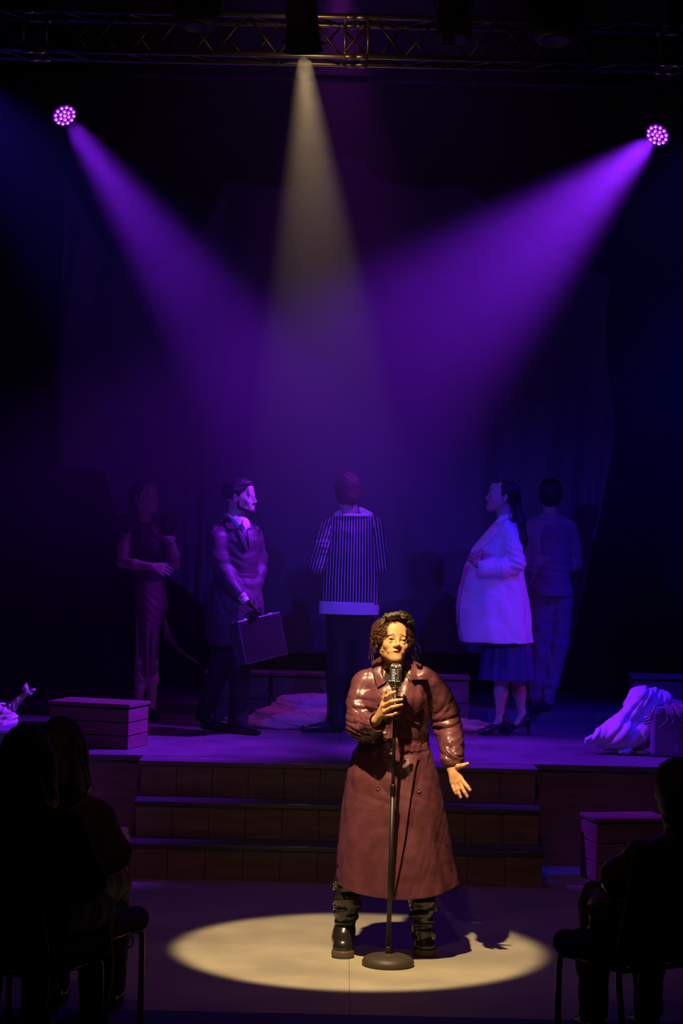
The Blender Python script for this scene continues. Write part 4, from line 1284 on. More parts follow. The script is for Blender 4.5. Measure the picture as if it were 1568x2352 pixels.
S.cap(j(551, 1170, 0), j(560, 1222, -.12), .060, .016, mode='s', k=.01)
wrinkle(S, .008, 26, 12); slices(S, rws[:2], mode='s', shrink=.026); S.make('trench_coat', H5, M['trench'], T2, smooth_it=1); K2 = last_bvh()
S = Sdf(); bw = [(P(540, 1330, 15.1)[2],) + (rws[4][1], 15.1, rws[4][3] + .006, rws[4][4] + .008), (P(540, 1316, 15.1)[2],) + (rws[4][1], 15.1, rws[4][3] + .004, rws[4][4] + .008)]
slices(S, bw); S.make('belt', H5, M['trench'], T2)
S = Sdf(); S.cap(j(546, 1192, .0), j(556, 1206, -.03), .064, .055); S.cap(j(552, 1210, -.06), j(560, 1240, -.09), .035, .02); S.cap(C2 + [0, 0, -.02], j(548, 1196, -.01), .056, .050, mode='s', k=.004)
S.make('shirt', H5, M['shirt'], T2); SB = last_bvh()
patch('shirt_collar', [(520, 1178), (530, 1195), (546, 1214)], [(534, 1188), (545, 1196), (554, 1202)], SB, M['shirt'], T2, off=.012, th=.002, n=8)
patch('shirt_collar', [(561, 1190), (563, 1205), (569, 1230)], [(556, 1200), (558, 1204), (560, 1212)], SB, M['shirt'], T2, off=.012, th=.002, n=8)
patch('necktie', [(548, 1206), (556, 1222), (564, 1236)], [(556, 1202), (564, 1216), (569, 1232)], SB, M['tie'], T2, off=.02, th=.004, n=8)
patch('coat_collar', [(512, 1182), (514, 1200), (524, 1216)], [(522, 1178), (534, 1198), (546, 1214)], K2, M['trench'], T2, off=.012, th=.003, n=10)
patch('coat_lapel', [(542, 1212), (552, 1240), (566, 1268)], [(548, 1208), (562, 1232), (570, 1262)], K2, M['trench'], T2, off=.008, th=.003, n=10)
patch('coat_lapel', [(570, 1208), (578, 1224), (584, 1240)], [(568, 1220), (570, 1240), (572, 1262)], K2, M['trench'], T2, off=.008, th=.003, n=10)
for a_, b_ in (((488, 1216), (510, 1196)), ((582, 1204), (598, 1222))):
    strip('shoulder_strap', [a_, b_], 7, K2, M['trench'], T2, off=.003, th=.003, n=8)
S = Sdf(); g.ch(S, [(548, 1364, -.195, 11), (562, 1378, -.205, 9.5)]); S.make('shirt_cuff', H5, M['shirt'], T2)
S = Sdf(); hand(S, j(569, 1383, -.21), (.75, -.2, -.45), (-.5, 0, -.8), (.3, -1, .1), curl=(60, 60, 40), sc=1.1); S.ops = [(lambda p, f=f: f(p) - .0025, c, r + .003, k, m_) for f, c, r, k, m_ in S.ops]
S.make('glove', H5, M['boot'], T2)
S = Sdf()
g.ch(S, [(522, 1440, .04, 33), (503, 1540, .06, 24), (478, 1615, .08, 19), (468, 1640, .09, 20)], k=.03)
g.ch(S, [(548, 1440, -.02, 33), (550, 1550, -.02, 24), (546, 1650, 0, 21), (546, 1668, 0, 22)], k=.03)
wrinkle(S, .010, 18, 3); S.make('trousers', .006, M['trousers'], T2)
q = j(545, 1670, 0); shoe('leather_shoe', (q[0] - .02, q[1], ZS), (.8, -.7), T2, L=.30)
q = j(480, 1650, .08); shoe('leather_shoe', (q[0], q[1], ZS), (.85, -.5), T2, L=.29)

# briefcase held in his gloved hand
BF = thing('briefcase', 'dark scuffed leather briefcase hanging from the gloved hand of the man in the trench coat', 'briefcase', j(600, 1465, -.2))
A_, B_, C_ = j(545, 1427, -.36), j(643, 1404, -.10), j(573, 1525, -.34)
ux = nrm(B_ - A_); uz = nrm((A_ - C_) - ux * np.dot(A_ - C_, ux)); uy = np.cross(uz, ux); RM = np.stack([ux, uy, uz], 1)
W_, H_ = np.linalg.norm(B_ - A_), np.linalg.norm(A_ - C_)
c0 = A_ + ux * W_ / 2 - uz * H_ / 2 + uy * .055
MB().box(c0 - uy * .028, (W_, .052, H_), R=RM).make('case_front', M['case'], BF, smooth=False, bevel=.008)
MB().box(c0 + uy * .028, (W_, .052, H_), R=RM).make('case_back', M['case'], BF, smooth=False, bevel=.008)
MB().box(c0, (W_ - .012, .108, H_ - .012), R=RM).make('hinge_band', M['boot'], BF, smooth=False, bevel=.004)
tp = c0 + uz * H_ / 2
MB().tube(bend([tp - ux * .065, tp - ux * .055 + uz * .030, tp + ux * .055 + uz * .030, tp + ux * .065], 5), .008, 8).make('handle', M['boot'], BF)
for sx in (-1, 1):
    MB().box(tp + ux * sx * .11 - uy * .03, (.035, .03, .006), R=RM).make('latch', M['chrome'], BF, smooth=False, bevel=.001)
    MB().ball(tp + ux * sx * .066, .008, 10).make('handle_ring', M['chrome'], BF)

# ---------------------------------------------------------------- man in the striped cardigan, back to us
g = Fig(15.28); j = g.j
T3 = thing('person', 'man seen from behind in a vertically striped cardigan with a pale collar and hem', 'person', G(790, 1684, ZS))
R3 = rot('Z', 197) @ rot('X', 2); C3 = j(795, 1131)
S = Sdf(); head(S, R3, C3, 1.03, male=True)
S.cap(C3 + R3 @ np.array([0, .02, -.05]), j(805, 1190), .058, .065)
S.cap(j(772, 1214), j(845, 1211), .04, .04, k=.03); S.cap(j(805, 1230), j(803, 1400), .09, .085, k=.04)
g.ch(S, [(758, 1217, 0, 13), (734, 1298, -.02, 11), (736, 1262, .22, 9)], k=.02)
hand(S, j(736, 1262, .22), (-.05, .3, 1), (1, .2, 0), (.2, -.6, .3), curl=(60, 60, 40))
g.ch(S, [(860, 1215, 0, 13), (870, 1295, .02, 10), (850, 1290, .20, 9)], k=.02)
hand(S, j(850, 1290, .20), (-.8, .5, .2), (0, -.5, -.5), (0, 0, 1), curl=(30, 30, 20))
for pts in ([(784, 1430, 0, 20), (778, 1550, .02, 14), (774, 1650, .04, 10)], [(826, 1430, 0, 20), (830, 1550, 0, 14), (830, 1655, .03, 10)]):
    g.ch(S, pts, k=.03)
S.make('body', H5, M['skin2'], T3); head_details(T3, R3, C3, 1.03)
S = Sdf().frame(R3, C3, 1.03); S.ell((0, .028, .038), (.086, .100, .094)); S.ell((0, .045, -.03), (.076, .075, .07), k=.03)
S.ell((0, -.12, -.03), (.09, .09, .105), k=.012, mode='s'); S.ell((0, -.0, -.115), (.12, .12, .045), k=.012, mode='s'); S.frame()
wrinkle(S, .013, 48, 6); S.make('hair', .0055, M['brownhair'], T3)
rws = []
for py, x0, x1, ry in ((1386, 737, 871, .125), (1330, 743, 866, .13), (1270, 746, 864, .135), (1220, 750, 866, .13), (1196, 762, 855, .10)):
    a, b_ = P(x0, py, 15.28)[0], P(x1, py, 15.28)[0]; rws.append((P(805, py, 15.28)[2], (a + b_) / 2, 15.3, (b_ - a) / 2, ry))
S = Sdf(); slices(S, rws, fold=lambda th, z: .015 * np.sin(11 * th))
g.ch(S, [(770, 1206, 0, 20), (808, 1194, .0, 22), (848, 1203, 0, 20)], k=.04)
S.cap(C3, j(807, 1182, .0), .05, .058, mode='s', k=.01)
wrinkle(S, .008, 20, 31)
o = S.make('cardigan', H5, M['stripe'], T3); v = LAST['v']
xc = rws[2][1]; fx = (v[:, 0] - xc) * (1 + .10 * np.clip((v[:, 2] - rws[1][0]) / .4, 0, 1)); bk = v[:, 1] < 15.3
across(o, fx / .0205 + 40)
for nm, pts, sd in (('sleeve', [(757, 1212, 0, 21), (742, 1255, -.02, 21), (732, 1300, -.02, 18)], -1), ('sleeve', [(860, 1208, 0, 20), (868, 1255, .02, 19), (870, 1300, .03, 16)], 1)):
    S = Sdf(); g.ch(S, pts, k=.02)
    e = pts[-1]; g.ch(S, [e, (e[0] + (4 if sd < 0 else -10), 1290, .12, 15), (738 if sd < 0 else 852, 1270 if sd < 0 else 1288, .20, 12)], k=.03)
    wrinkle(S, .010, 26, 35 + sd, np.diag([.6, 1, 2.]))
    o = S.make(nm, H5, M['stripe'], T3); v = LAST['v']
    a = j(*pts[0][:3]); b_ = j(*pts[-1][:3]); t_ = nrm(b_ - a); sd_ = nrm(np.cross(t_, [0, 1, 0]))
    across(o, ((v - a) @ sd_) / .0205 + 40)
S = Sdf(); h0 = [(P(805, 1412, 15.28)[2], (wxx := (P(731, 1400, 15.28)[0] + P(871, 1400, 15.28)[0]) / 2), 15.3, (P(871, 1400, 15.28)[0] - P(731, 1400, 15.28)[0]) / 2, .14), (P(805, 1382, 15.28)[2], wxx, 15.3, (P(871, 1400, 15.28)[0] - P(734, 1400, 15.28)[0]) / 2, .137)]
slices(S, h0); slices(S, [(h0[0][0] - .03,) + h0[0][1:], (h0[0][0] + .02,) + h0[0][1:]], mode='s', shrink=.012); S.make('pale_hem_band', H5, M['shirt'], T3)
S = Sdf(); S.cap(j(776, 1184, -.01), j(806, 1168, .02), .028, .034, k=.02); S.cap(j(848, 1184, -.01), j(812, 1168, .02), .028, .034, k=.02); S.ell(j(811, 1184, -.02), (.118, .08, .016), k=.02); S.cut(j(800, 1164), (0, .2, 1)); S.cap(C3, j(806, 1180), .055, .060, mode='s', k=.006)
S.make('pale_collar', H5, M['shirt'], T3)
S = Sdf(); g.ch(S, [(782, 1418, 0.02, 33), (826, 1418, 0.02, 33)], k=.03); g.ch(S, [(786, 1442, 0.03, 34), (778, 1540, .02, 29), (774, 1650, .04, 21), (772, 1662, .04, 23)], k=.03); g.ch(S, [(822, 1442, 0.03, 34), (830, 1540, 0, 29), (830, 1655, .03, 22)], k=.03)
wrinkle(S, .010, 18, 13); S.make('trousers', .006, M['trousers'], T3)
q = j(768, 1668, .02); shoe('leather_shoe', (q[0], q[1], ZS), (-1, -.25), T3, L=.30)
q = j(832, 1668, .02); shoe('leather_shoe', (q[0], q[1], ZS), (.2, 1), T3, L=.30)

# ---------------------------------------------------------------- woman in the pale coat
g = Fig(15.4); j = g.j
T4 = thing('person', 'woman in profile with a ponytail holding her long pale coat open', 'person', G(1165, 1686, ZS))
R4 = rot('Z', -82) @ rot('X', -8); C4 = j(1152, 1142)
S = Sdf(); head(S, R4, C4, .98)
S.cap(C4 + R4 @ np.array([0, .022, -.05]), j(1157, 1205), .047, .055)
S.cap(j(1158, 1215, -.1), j(1160, 1212, .1), .04, .04, k=.03); S.cap(j(1160, 1240), j(1160, 1420), .085, .09, k=.04)
g.ch(S, [(1168, 1224, -.11, 12), (1182, 1296, -.15, 11), (1140, 1306, -.18, 10), (1098, 1297, -.20, 8)], k=.02)
hand(S, j(1098, 1297, -.20), (-.75, -.1, .75), (.7, .3, .3), (0, .3, 1), curl=(70, 80, 50), sc=.95, thumb=(50, 70))
g.ch(S, [(1165, 1222, .10, 12), (1168, 1290, .10, 10), (1150, 1300, .08, 9)], k=.02)
for pts in ([(1160, 1440, -.05, 18), (1152, 1560, -.05, 15), (1150, 1590, -.05, 15), (1147, 1655, -.05, 8), (1130, 1674, -.05, 7)], [(1170, 1440, .08, 18), (1190, 1560, .08, 15), (1192, 1590, .08, 15), (1198, 1640, .08, 8), (1185, 1662, .06, 7)]):
    g.ch(S, pts, k=.03)
S.make('body', H5, M['skin2'], T4); head_details(T4, R4, C4, .98)
S = Sdf().frame(R4, C4, .98); S.ell((0, .032, .036), (.079, .093, .084)); S.ell((0, .085, .0), (.06, .045, .06), k=.03)
S.ell((0, -.112, -.034), (.080, .080, .101), k=.01, mode='s'); S.ell((.075, .005, -.03), (.03, .03, .036), k=.01, mode='s'); S.ell((-.075, .005, -.03), (.03, .03, .036), k=.01, mode='s'); S.frame()
g.ch(S, [(1186, 1150, 0, 7), (1188, 1165, 0, 8), (1193, 1200, -.02, 13), (1198, 1240, -.03, 13), (1198, 1275, -.03, 5)], k=.02)
wrinkle(S, .004, 60, 3, np.diag([1, 1, .3])); S.make('hair', .0055, M['darkhair'], T4)
rws = []
for py, x0, x1, ry in ((1474, 1058, 1224, .24), (1440, 1050, 1220, .24), (1400, 1047, 1216, .23), (1350, 1054, 1208, .21), (1300, 1068, 1200, .19), (1262, 1084, 1195, .18), (1225, 1112, 1192, .17), (1200, 1134, 1186, .14)):
    a, b_ = P(x0, py, 15.4)[0], P(x1, py, 15.4)[0]; rws.append((P(1140, py, 15.4)[2], (a + b_) / 2, 15.4, (b_ - a) / 2, ry))
fo4 = lambda th, z: (.022 * np.sin(7 * th + 1) + .012 * np.sin(13 * th + 4 * z)) * np.clip((P(1140, 1300, 15.4)[2] - z) * 3, .15, 1)
S = Sdf(); slices(S, rws, fold=fo4)
g.ch(S, [(1160, 1205, -.10, 13), (1164, 1203, .10, 13)], k=.03); g.ch(S, [(1150, 1196, -.03, 8), (1168, 1186, .0, 8)], k=.02)
g.ch(S, [(1168, 1225, -.13, 21), (1174, 1262, -.15, 22), (1182, 1294, -.16, 21)], k=.025)
g.ch(S, [(1182, 1294, -.16, 21), (1150, 1306, -.19, 20), (1108, 1306, -.21, 19)], k=.025)
S.cap(C4, j(1156, 1202, 0), .05, .052, mode='s', k=.01)
E4 = j(1184, 1292, -.16)
S.disp(lambda p, d: -.022 * np.exp(-(((p - E4) / [.14, .25, .12]) ** 2).sum(-1)) * (ripple(p @ np.array([[1, 0, .8], [0, 1, 0], [-.6, 0, 1.6]]), 34, 41) - .4))
wrinkle(S, .010, 17, 42)
slices(S, [(rws[0][0] - .03,) + rws[0][1:], *rws[:3]], mode='s', shrink=.026, fold=fo4)
S.cap(j(1108, 1306, -.21), j(1085, 1304, -.215), .030, .042, mode='s', k=.004)
S.make('long_pale_coat', H5, M['labcoat'], T4, smooth_it=1); K4 = last_bvh()
patch('pink_lining', [(1086, 1272), (1100, 1272), (1120, 1270), (1136, 1274)], [(1094, 1288), (1104, 1286), (1120, 1280), (1136, 1276)], K4, M['lining'], T4, off=.002, th=.001, n=10)
patch('pink_lining', [(1069, 1300), (1060, 1340), (1053, 1390), (1051, 1440)], [(1079, 1300), (1066, 1340), (1056, 1390), (1056, 1448)], K4, M['lining'], T4, off=.002, th=.001, n=14)
patch('coat_lapel', [(1148, 1184), (1132, 1210), (1104, 1240), (1080, 1268)], [(1160, 1186), (1142, 1222), (1118, 1248), (1092, 1272)], K4, M['labcoat'], T4, off=.006, th=.003, n=18)
patch('coat_collar', [(1136, 1198), (1150, 1186), (1165, 1180)], [(1140, 1205), (1156, 1196), (1170, 1188)], K4, M['labcoat'], T4, off=.012, th=.003, n=8)
rk = []
for py, x0, x1, ry in ((1562, 1100, 1228, .19), (1500, 1108, 1222, .18), (1440, 1118, 1212, .16)):
    a, b_ = P(x0, py, 15.4)[0], P(x1, py, 15.4)[0]; rk.append((P(1140, py, 15.4)[2], (a + b_) / 2, 15.4, (b_ - a) / 2, ry))
fo5 = lambda th, z: .06 * np.sin(11 * th)
S = Sdf(); slices(S, rk, fold=fo5); slices(S, [(rk[0][0] - .03,) + rk[0][1:], rk[0], rk[1]], mode='s', shrink=.012, fold=fo5); S.make('pleated_skirt', .0055, M['satin'], T4)
q = j(1150, 1670, -.05); shoe('heeled_shoe', (q[0], q[1], ZS), (-1, -.1), T4, L=.23, heel=.05, sc=.8)
q = j(1199, 1660, .08); shoe('heeled_shoe', (q[0], q[1], ZS), (-1, -.1), T4, L=.23, heel=.05, sc=.8)

# ---------------------------------------------------------------- man in the grey suit, far right
ZR = ZS + .082
g = Fig(16.5); j = g.j
T5 = thing('person', 'man in a grey suit seen from behind at the dark right side of the stage', 'person', G(1250, 1630, ZR))
R5 = rot('Z', 165); C5 = j(1266, 1138)
S = Sdf(); head(S, R5, C5, 1.03, male=True)
S.cap(C5 + [0, -.0, -.05], j(1262, 1190), .056, .062); S.cap(j(1234, 1214), j(1291, 1213), .04, .04, k=.03); S.cap(j(1262, 1230), j(1262, 1400), .09, .085, k=.04)
g.ch(S, [(1218, 1215, 0, 11), (1212, 1290, .02, 10), (1228, 1300, .2, 9)], k=.02); hand(S, j(1228, 1300, .2), (.5, .6, .3), (0, 0, -1), (0, -.3, 1))
g.ch(S, [(1306, 1215, 0, 11), (1318, 1290, .02, 10), (1300, 1300, .2, 9)], k=.02); hand(S, j(1300, 1300, .2), (-.5, .6, .3), (0, 0, -1), (0, -.3, 1))
for pts in ([(1245, 1420, 0, 18), (1242, 1520, 0, 13), (1230, 1590, 0, 9)], [(1280, 1420, 0, 18), (1276, 1500, 0, 13), (1255, 1600, -.03, 9)]): g.ch(S, pts, k=.03)
S.make('body', .0055, M['skin2'], T5); head_details(T5, R5, C5, 1.03)
S = Sdf().frame(R5, C5, 1.03); S.ell((0, .028, .034), (.082, .098, .09)); S.ell((0, .045, -.02), (.07, .07, .06), k=.03); S.ell((0, -.12, -.03), (.09, .09, .105), k=.012, mode='s'); S.frame(); wrinkle(S, .008, 50, 8)
S.make('hair', .006, M['darkhair'], T5)
rws = []
for py, x0, x1, ry in ((1368, 1216, 1316, .14), (1320, 1219, 1306, .13), (1280, 1216, 1308, .13), (1225, 1206, 1316, .13), (1195, 1222, 1300, .10)):
    a, b_ = P(x0, py, 16.5)[0], P(x1, py, 16.5)[0]; rws.append((P(1262, py, 16.5)[2], (a + b_) / 2, 16.5, (b_ - a) / 2, ry))
S = Sdf(); slices(S, rws); g.ch(S, [(1224, 1208, 0, 17), (1262, 1188, 0, 17), (1300, 1206, 0, 17)], k=.04)
g.ch(S, [(1217, 1216, 0, 18), (1212, 1260, .02, 17), (1212, 1296, .04, 15), (1228, 1300, .18, 12)], k=.02)
g.ch(S, [(1308, 1214, 0, 18), (1318, 1260, .02, 17), (1320, 1296, .04, 15), (1300, 1300, .18, 12)], k=.02)
S.cap(j(1266, 1345, -.16), j(1266, 1400, -.16), .004, .006, mode='s', k=.003); S.cap(C5, j(1263, 1184), .05, .056, mode='s', k=.01)
S.disp(lambda p, d: -.006 * np.abs(np.sin(p[..., 2] * 55 + 5 * p[..., 0])) * np.exp(-((p[..., 2] - P(1262, 1305, 16.5)[2]) / .10) ** 2)); wrinkle(S, .006, 20, 51)
S.make('suit_jacket', .0055, M['suit'], T5)
S = Sdf(); g.ch(S, [(1246, 1370, 0, 30), (1242, 1500, 0, 23), (1234, 1570, 0, 18), (1230, 1598, 0, 17)], k=.03); g.ch(S, [(1284, 1370, 0, 30), (1280, 1480, 0, 24), (1262, 1570, -.02, 18), (1255, 1610, -.03, 17)], k=.03); wrinkle(S, .016, 20, 52)
S.make('trousers', .0055, M['suit'], T5)
q = j(1229, 1600, .05); shoe('leather_shoe', (q[0], q[1], ZR), (-.4, 1), T5, L=.29)
q = j(1252, 1610, -.06); shoe('leather_shoe', (q[0], q[1], ZR), (-.6, -.6), T5, L=.29)

# ================================================================== cloths and props
M['pinkcloth'] = mat('pink_cloth', (0.80, 0.36, 0.46), 0.7, bump=0.002, bscale=24)
M['palecloth'] = mat('pale_cloth', (0.72, 0.66, 0.66), 0.6, bump=0.002, bscale=24)
M['rope'] = mat('rope', (0.30, 0.20, 0.22), 0.8, bump=0.001, bscale=200)
M['tub'] = mat('smooth_box', (0.22, 0.20, 0.35), 0.5)
def ridged(p, f, seed, A): return np.abs(np.sin((p @ A) @ np.array([f, .4 * f, .2 * f]) + 1.8 * np.sin(p @ np.array([.5 * f, -.3 * f, .4 * f]) + seed)))
g = Fig(15.62); j = g.j
SK = np.array([[.55, 0, .2], [.2, .9, 0], [.8, 0, 1.3]]); SK2 = np.array([[1.2, 0, -.2], [0, .8, 0], [-.8, 0, .5]])
def onst(px, py): return G(px, py, ZS)
S = Sdf()
for pts in ([(512, 1661, 0, 7), (560, 1655, 0, 12), (610, 1648, 0, 16), (650, 1634, .05, 24), (700, 1626, .1, 28), (760, 1622, .1, 27), (800, 1630, .1, 24)],
            [(560, 1664, -.1, 7), (640, 1660, -.15, 10), (720, 1658, -.15, 13), (790, 1655, -.1, 16)],
            [(640, 1650, -.05, 12), (690, 1652, -.1, 15), (770, 1645, -.05, 18)], [(612, 1640, .02, 9), (655, 1614, .08, 10), (720, 1603, .12, 8), (775, 1602, .12, 8)]):
    g.ch(S, pts, k=.03)
S.disp(lambda p, d: -.040 * (ripple(p @ SK, 15, 5) - .45) - .016 * (ripple(p @ SK, 38, 9) - .45))
S.cut((0, 0, ZS + .002), (0, 0, -1))
tag(S.make('crumpled_cloth', .006, M['pinkcloth'], None, 1), 'crumpled pink cloth heaped in front of the rear crates', 'cloth')
S = Sdf()
g.ch(S, [(1020, 1660, -.05, 9), (1060, 1662, 0, 10), (1095, 1664, 0, 9), (1122, 1668, 0, 5)], k=.03); g.ch(S, [(1030, 1670, -.12, 5), (1080, 1673, -.1, 5), (1110, 1674, -.1, 4)], k=.02)
S.disp(lambda p, d: -.016 * (ripple(p @ SK, 24, 6) - .45)); S.cut((0, 0, ZS + .002), (0, 0, -1))
tag(S.make('crumpled_cloth', .006, M['pinkcloth'], None, 1), 'flat end of pink cloth lying by the feet of the woman in the pale coat', 'cloth')

# right: smooth box with ropes, and the pale cloth over it
g = Fig(14.35); j = g.j
b0 = onst(1500, 1742)
S = Sdf()
cx, cy = b0[0] + .28, b0[1] + .21
TB = Sdf()
mb = MB(); mb.box((cx, cy, ZS + .155), (.54, .36, .31), math.radians(-8))
o = mb.make('storage_box', M['tub'], smooth=False, bevel=.03); tag(o, 'smooth bluish box under the rope coils at the right edge of the stage', 'box')
RB = thing('rope_bundle', 'bundle of thin ropes hanging over the bluish box at the right edge', 'rope', (cx - .1, cy - .1, ZS + .33))
rs = random.Random(9); zt = ZS + .325
for k in range(16):
    x0 = cx - .17 + rs.uniform(-.03, .10); y0 = cy - .05 + rs.uniform(-.03, .05)
    dx = rs.uniform(-.10, .22); fy = cy - .225 - .01 * rs.random() - .02
    dp = rs.uniform(.12, .28)
    pts = [(x0 + .18, y0 + .08, zt + .01), (x0, y0, zt + .012 + .01 * rs.random()), (x0 - .02 + dx * .2, fy + .02, zt - .01), (x0 + dx * .4, fy - .012, zt - dp * .6), (x0 + dx, fy - .012, zt - dp), (x0 + dx + .10, fy - .008, zt - dp * .55), (x0 + dx + .14, fy + .02, zt - .008), (x0 + dx + .12, y0 + .05, zt + .012)]
    MB().tube(bend([np.array(q) for q in pts], 7), .0052, 6).make('rope_strand', M['rope'], RB)
for k in range(3):
    pts = [(cx - .20, cy - .08, zt + .01), (cx - .27, cy - .14 - .02 * k, zt + .0), (cx - .30, cy - .2, zt - .05 - .02 * k), (cx - .345, cy - .22, zt - .08 - .015 * k)]
    MB().tube(bend([np.array(q) for q in pts], 7), .0052, 6).make('rope_strand', M['rope'], RB)
S = Sdf()
for pts in ([(1352, 1702, -.1, 8), (1385, 1694, -.05, 22), (1425, 1690, -.05, 30), (1462, 1690, 0, 30)], [(1380, 1680, 0, 14), (1420, 1664, 0, 22), (1455, 1640, .05, 22), (1475, 1612, .08, 24), (1500, 1604, .12, 20)],
            [(1450, 1618, .1, 16), (1462, 1602, .1, 14), (1490, 1596, .12, 12), (1530, 1612, .12, 12), (1560, 1622, .12, 8)], [(1460, 1690, 0, 26), (1480, 1650, .05, 24), (1498, 1612, .1, 20)]):
    g.ch(S, pts, k=.035)
S.disp(lambda p, d: -.036 * (ripple(p @ SK2, 17, 8) - .45) - .018 * (ripple(p @ SK2, 40, 3) - .45))
S.cut((0, 0, ZS + .002), (0, 0, -1)); mrz = math.radians(-8)
tag(S.make('draped_cloth', .005, M['palecloth'], None, 1), 'pale cloth draped from the rope box down onto the stage at the right', 'cloth')
S = Sdf(); g.ch(S, [(1424, 1727, -.12, 4), (1440, 1728, -.12, 5), (1448, 1722, -.1, 4)], k=.01); g.ch(S, [(1462, 1728, -.1, 2.5), (1484, 1730, -.1, 3)], k=.01)
S.disp(lambda p, d: -(ripple(p, 70, 3) - .45) * .008)
tag(S.make('cloth_scrap', .004, M['palecloth']), 'small scrap of pale cloth on the stage in front of the draped cloth', 'cloth')

# left: pale wrapped bundle with an arm-like stick
g = Fig(14.2); j = g.j
BT = thing('wrapped_bundle', 'pale cloth bundle with a wrapped pointing stick at the left edge of the stage', 'cloth', onst(5, 1745))
S = Sdf(); g.ch(S, [(-30, 1720, 0, 34), (-10, 1680, 0, 34), (0, 1655, 0, 32), (10, 1645, 0, 24)], k=.04)
S.disp(lambda p, d: -.03 * (ripple(p @ SK2, 20, 4) - .45) - (ripple(p, 44, 5) - .45) * .012); S.cut((0, 0, ZS + .002), (0, 0, -1))
S.make('cloth_body', .005, M['palecloth'], BT)
S = Sdf(); g.ch(S, [(8, 1638, -.02, 14), (25, 1624, -.02, 12), (45, 1605, -.02, 8), (62, 1592, -.02, 5), (78, 1585, -.02, 3.5)], k=.01)
S.disp(lambda p, d: -.006 * (ridged(p, 110, 1, np.eye(3)) - .5)); S.make('wrapped_stick', .004, M['palecloth'], BT)
S = Sdf(); g.ch(S, [(62, 1592, -.02, 4), (58, 1580, -.02, 7), (61, 1570, -.02, 2)], k=.008); g.ch(S, [(60, 1592, -.03, 3), (70, 1594, -.03, 3), (77, 1588, -.02, 2)], k=.006)
S.make('cloth_tip', .004, M['palecloth'], BT)
o = MB().box(onst(-6, 1748) + [-.05, .2, .09], (.30, .3, .18), .2).make('storage_box', M['tub'], smooth=False, bevel=.02)
tag(o, 'bluish box beneath the pale wrapped bundle at the left edge', 'box')
# crumpled cloth on the lower floor left of the steps
q = G(285, 2005); S = Sdf()
S.cap(q + [0, .1, .03], q + [-.02, .12, .20], .055, .035, k=.03); S.ell(q + [-.03, .12, .215], (.04, .035, .035), k=.02); S.cap(q + [.0, .06, .03], q + [-.12, .05, .03], .05, .05)
S.disp(lambda p, d: -(ripple(p, 45, 5) - .45) * .022); S.cut((0, 0, .002), (0, 0, -1))
tag(S.make('crumpled_cloth', .005, M['palecloth']), 'dim crumpled cloth standing on the floor beside the left end of the steps', 'cloth')

# ================================================================== audience chairs
M['seat'] = mat('blue_upholstery', (0.03, 0.035, 0.10), 0.85, bump=0.0006, bscale=220)
M['piping'] = mat('chair_piping', (0.10, 0.11, 0.22), 0.6)
M['frame'] = mat('chair_frame', (0.22, 0.15, 0.06), 0.38, 0.7)
def chair(label, c, f, group=None):
    """c: floor point under the seat, f: facing direction."""
    f = nrm([f[0], f[1], 0]); s_ = np.array([f[1], -f[0], 0]); z = np.array([0, 0, 1.0]); c = np.array([c[0], c[1], 0.0])
    t = thing('banquet_chair', label, 'chair', c, group)
    W = lambda a, b, h: c + f * a + s_ * b + z * h
    R = np.stack([s_, f, z], 1)
    S = Sdf().frame(R, c)
    for a, b in ((-.19, -.16), (-.19, .18)): pass
    S.chain([(-.19, -.17, .445), (.19, -.17, .445)], [.035, .035]); S.cap((-.18, .17, .44), (.18, .17, .44), .045, k=.03)
    for x in (-.19, -.1, 0, .1, .19): S.cap((x, -.17, .448), (x, .17, .448), .040, .045, k=.03)
    S.frame(); S.make('seat_cushion', .006, M['seat'], t)
    S = Sdf().frame(R, c)
    for x in (-.17, -.085, 0, .085, .17): S.cap((x, -.225, .56), (x * .96, -.265, .845), .034, .032, k=.03)
    S.frame(); S.make('backrest', .006, M['seat'], t)
    b = MB(); ring = []
    for x, y, h in ((-.20, -.262, .55), (-.205, -.285, .70), (-.195, -.302, .84), (-.15, -.306, .876), (0, -.308, .88), (.15, -.306, .876), (.195, -.302, .84), (.205, -.285, .70), (.20, -.262, .55)): ring.append(c + R @ np.array([x, y, h]))
    b.tube(bend(ring, 5), .004, 6).make('piping', M['piping'], t)
    b = MB(); ring = [c + R @ np.array(q) for q in ((-.22, -.16, .462), (-.225, .12, .462), (-.19, .20, .462), (0, .215, .462), (.19, .20, .462), (.225, .12, .462), (.22, -.16, .462))]
    b.tube(bend(ring, 5), .004, 6).make('piping', M['piping'], t)
    for sx in (-1, 1):
        MB().tube(bend([W(.185, sx * .205, .005), W(.185, sx * .205, .34), W(.165, sx * .205, .395), W(.10, sx * .20, .405)], 6), .0125, 10).make('leg', M['frame'], t)
        MB().tube(bend([W(-.27, sx * .205, .005), W(-.20, sx * .205, .40), W(-.235, sx * .20, .62), W(-.27, sx * .19, .80)], 6), .0125, 10).make('leg', M['frame'], t)
    fr = MB()
    for sx in (-1, 1): fr.tube([W(.12, sx * .20, .402), W(-.20, sx * .20, .402)], .011, 8)
    fr.tube([W(.155, -.205, .398), W(.155, .205, .398)], .011, 8); fr.tube([W(-.20, -.205, .40), W(-.20, .205, .40)], .011, 8)
    fr.make('seat_frame', M['frame'], t)
    MB().tube([W(-.262, -.205, .06 + .0), W(-.262, .205, .06)], .009, 8).tube([W(-.262, -.205, .06), W(-.262, .205, .06)], .009, 8).make('stretcher', M['frame'], t)
    MB().tube(bend([W(.10, .205, .39), W(.10, .212, .36), W(.07, .212, .345), W(.04, .205, .36)], 4), .004, 6).make('linking_hook', M['frame'], t)
    return t

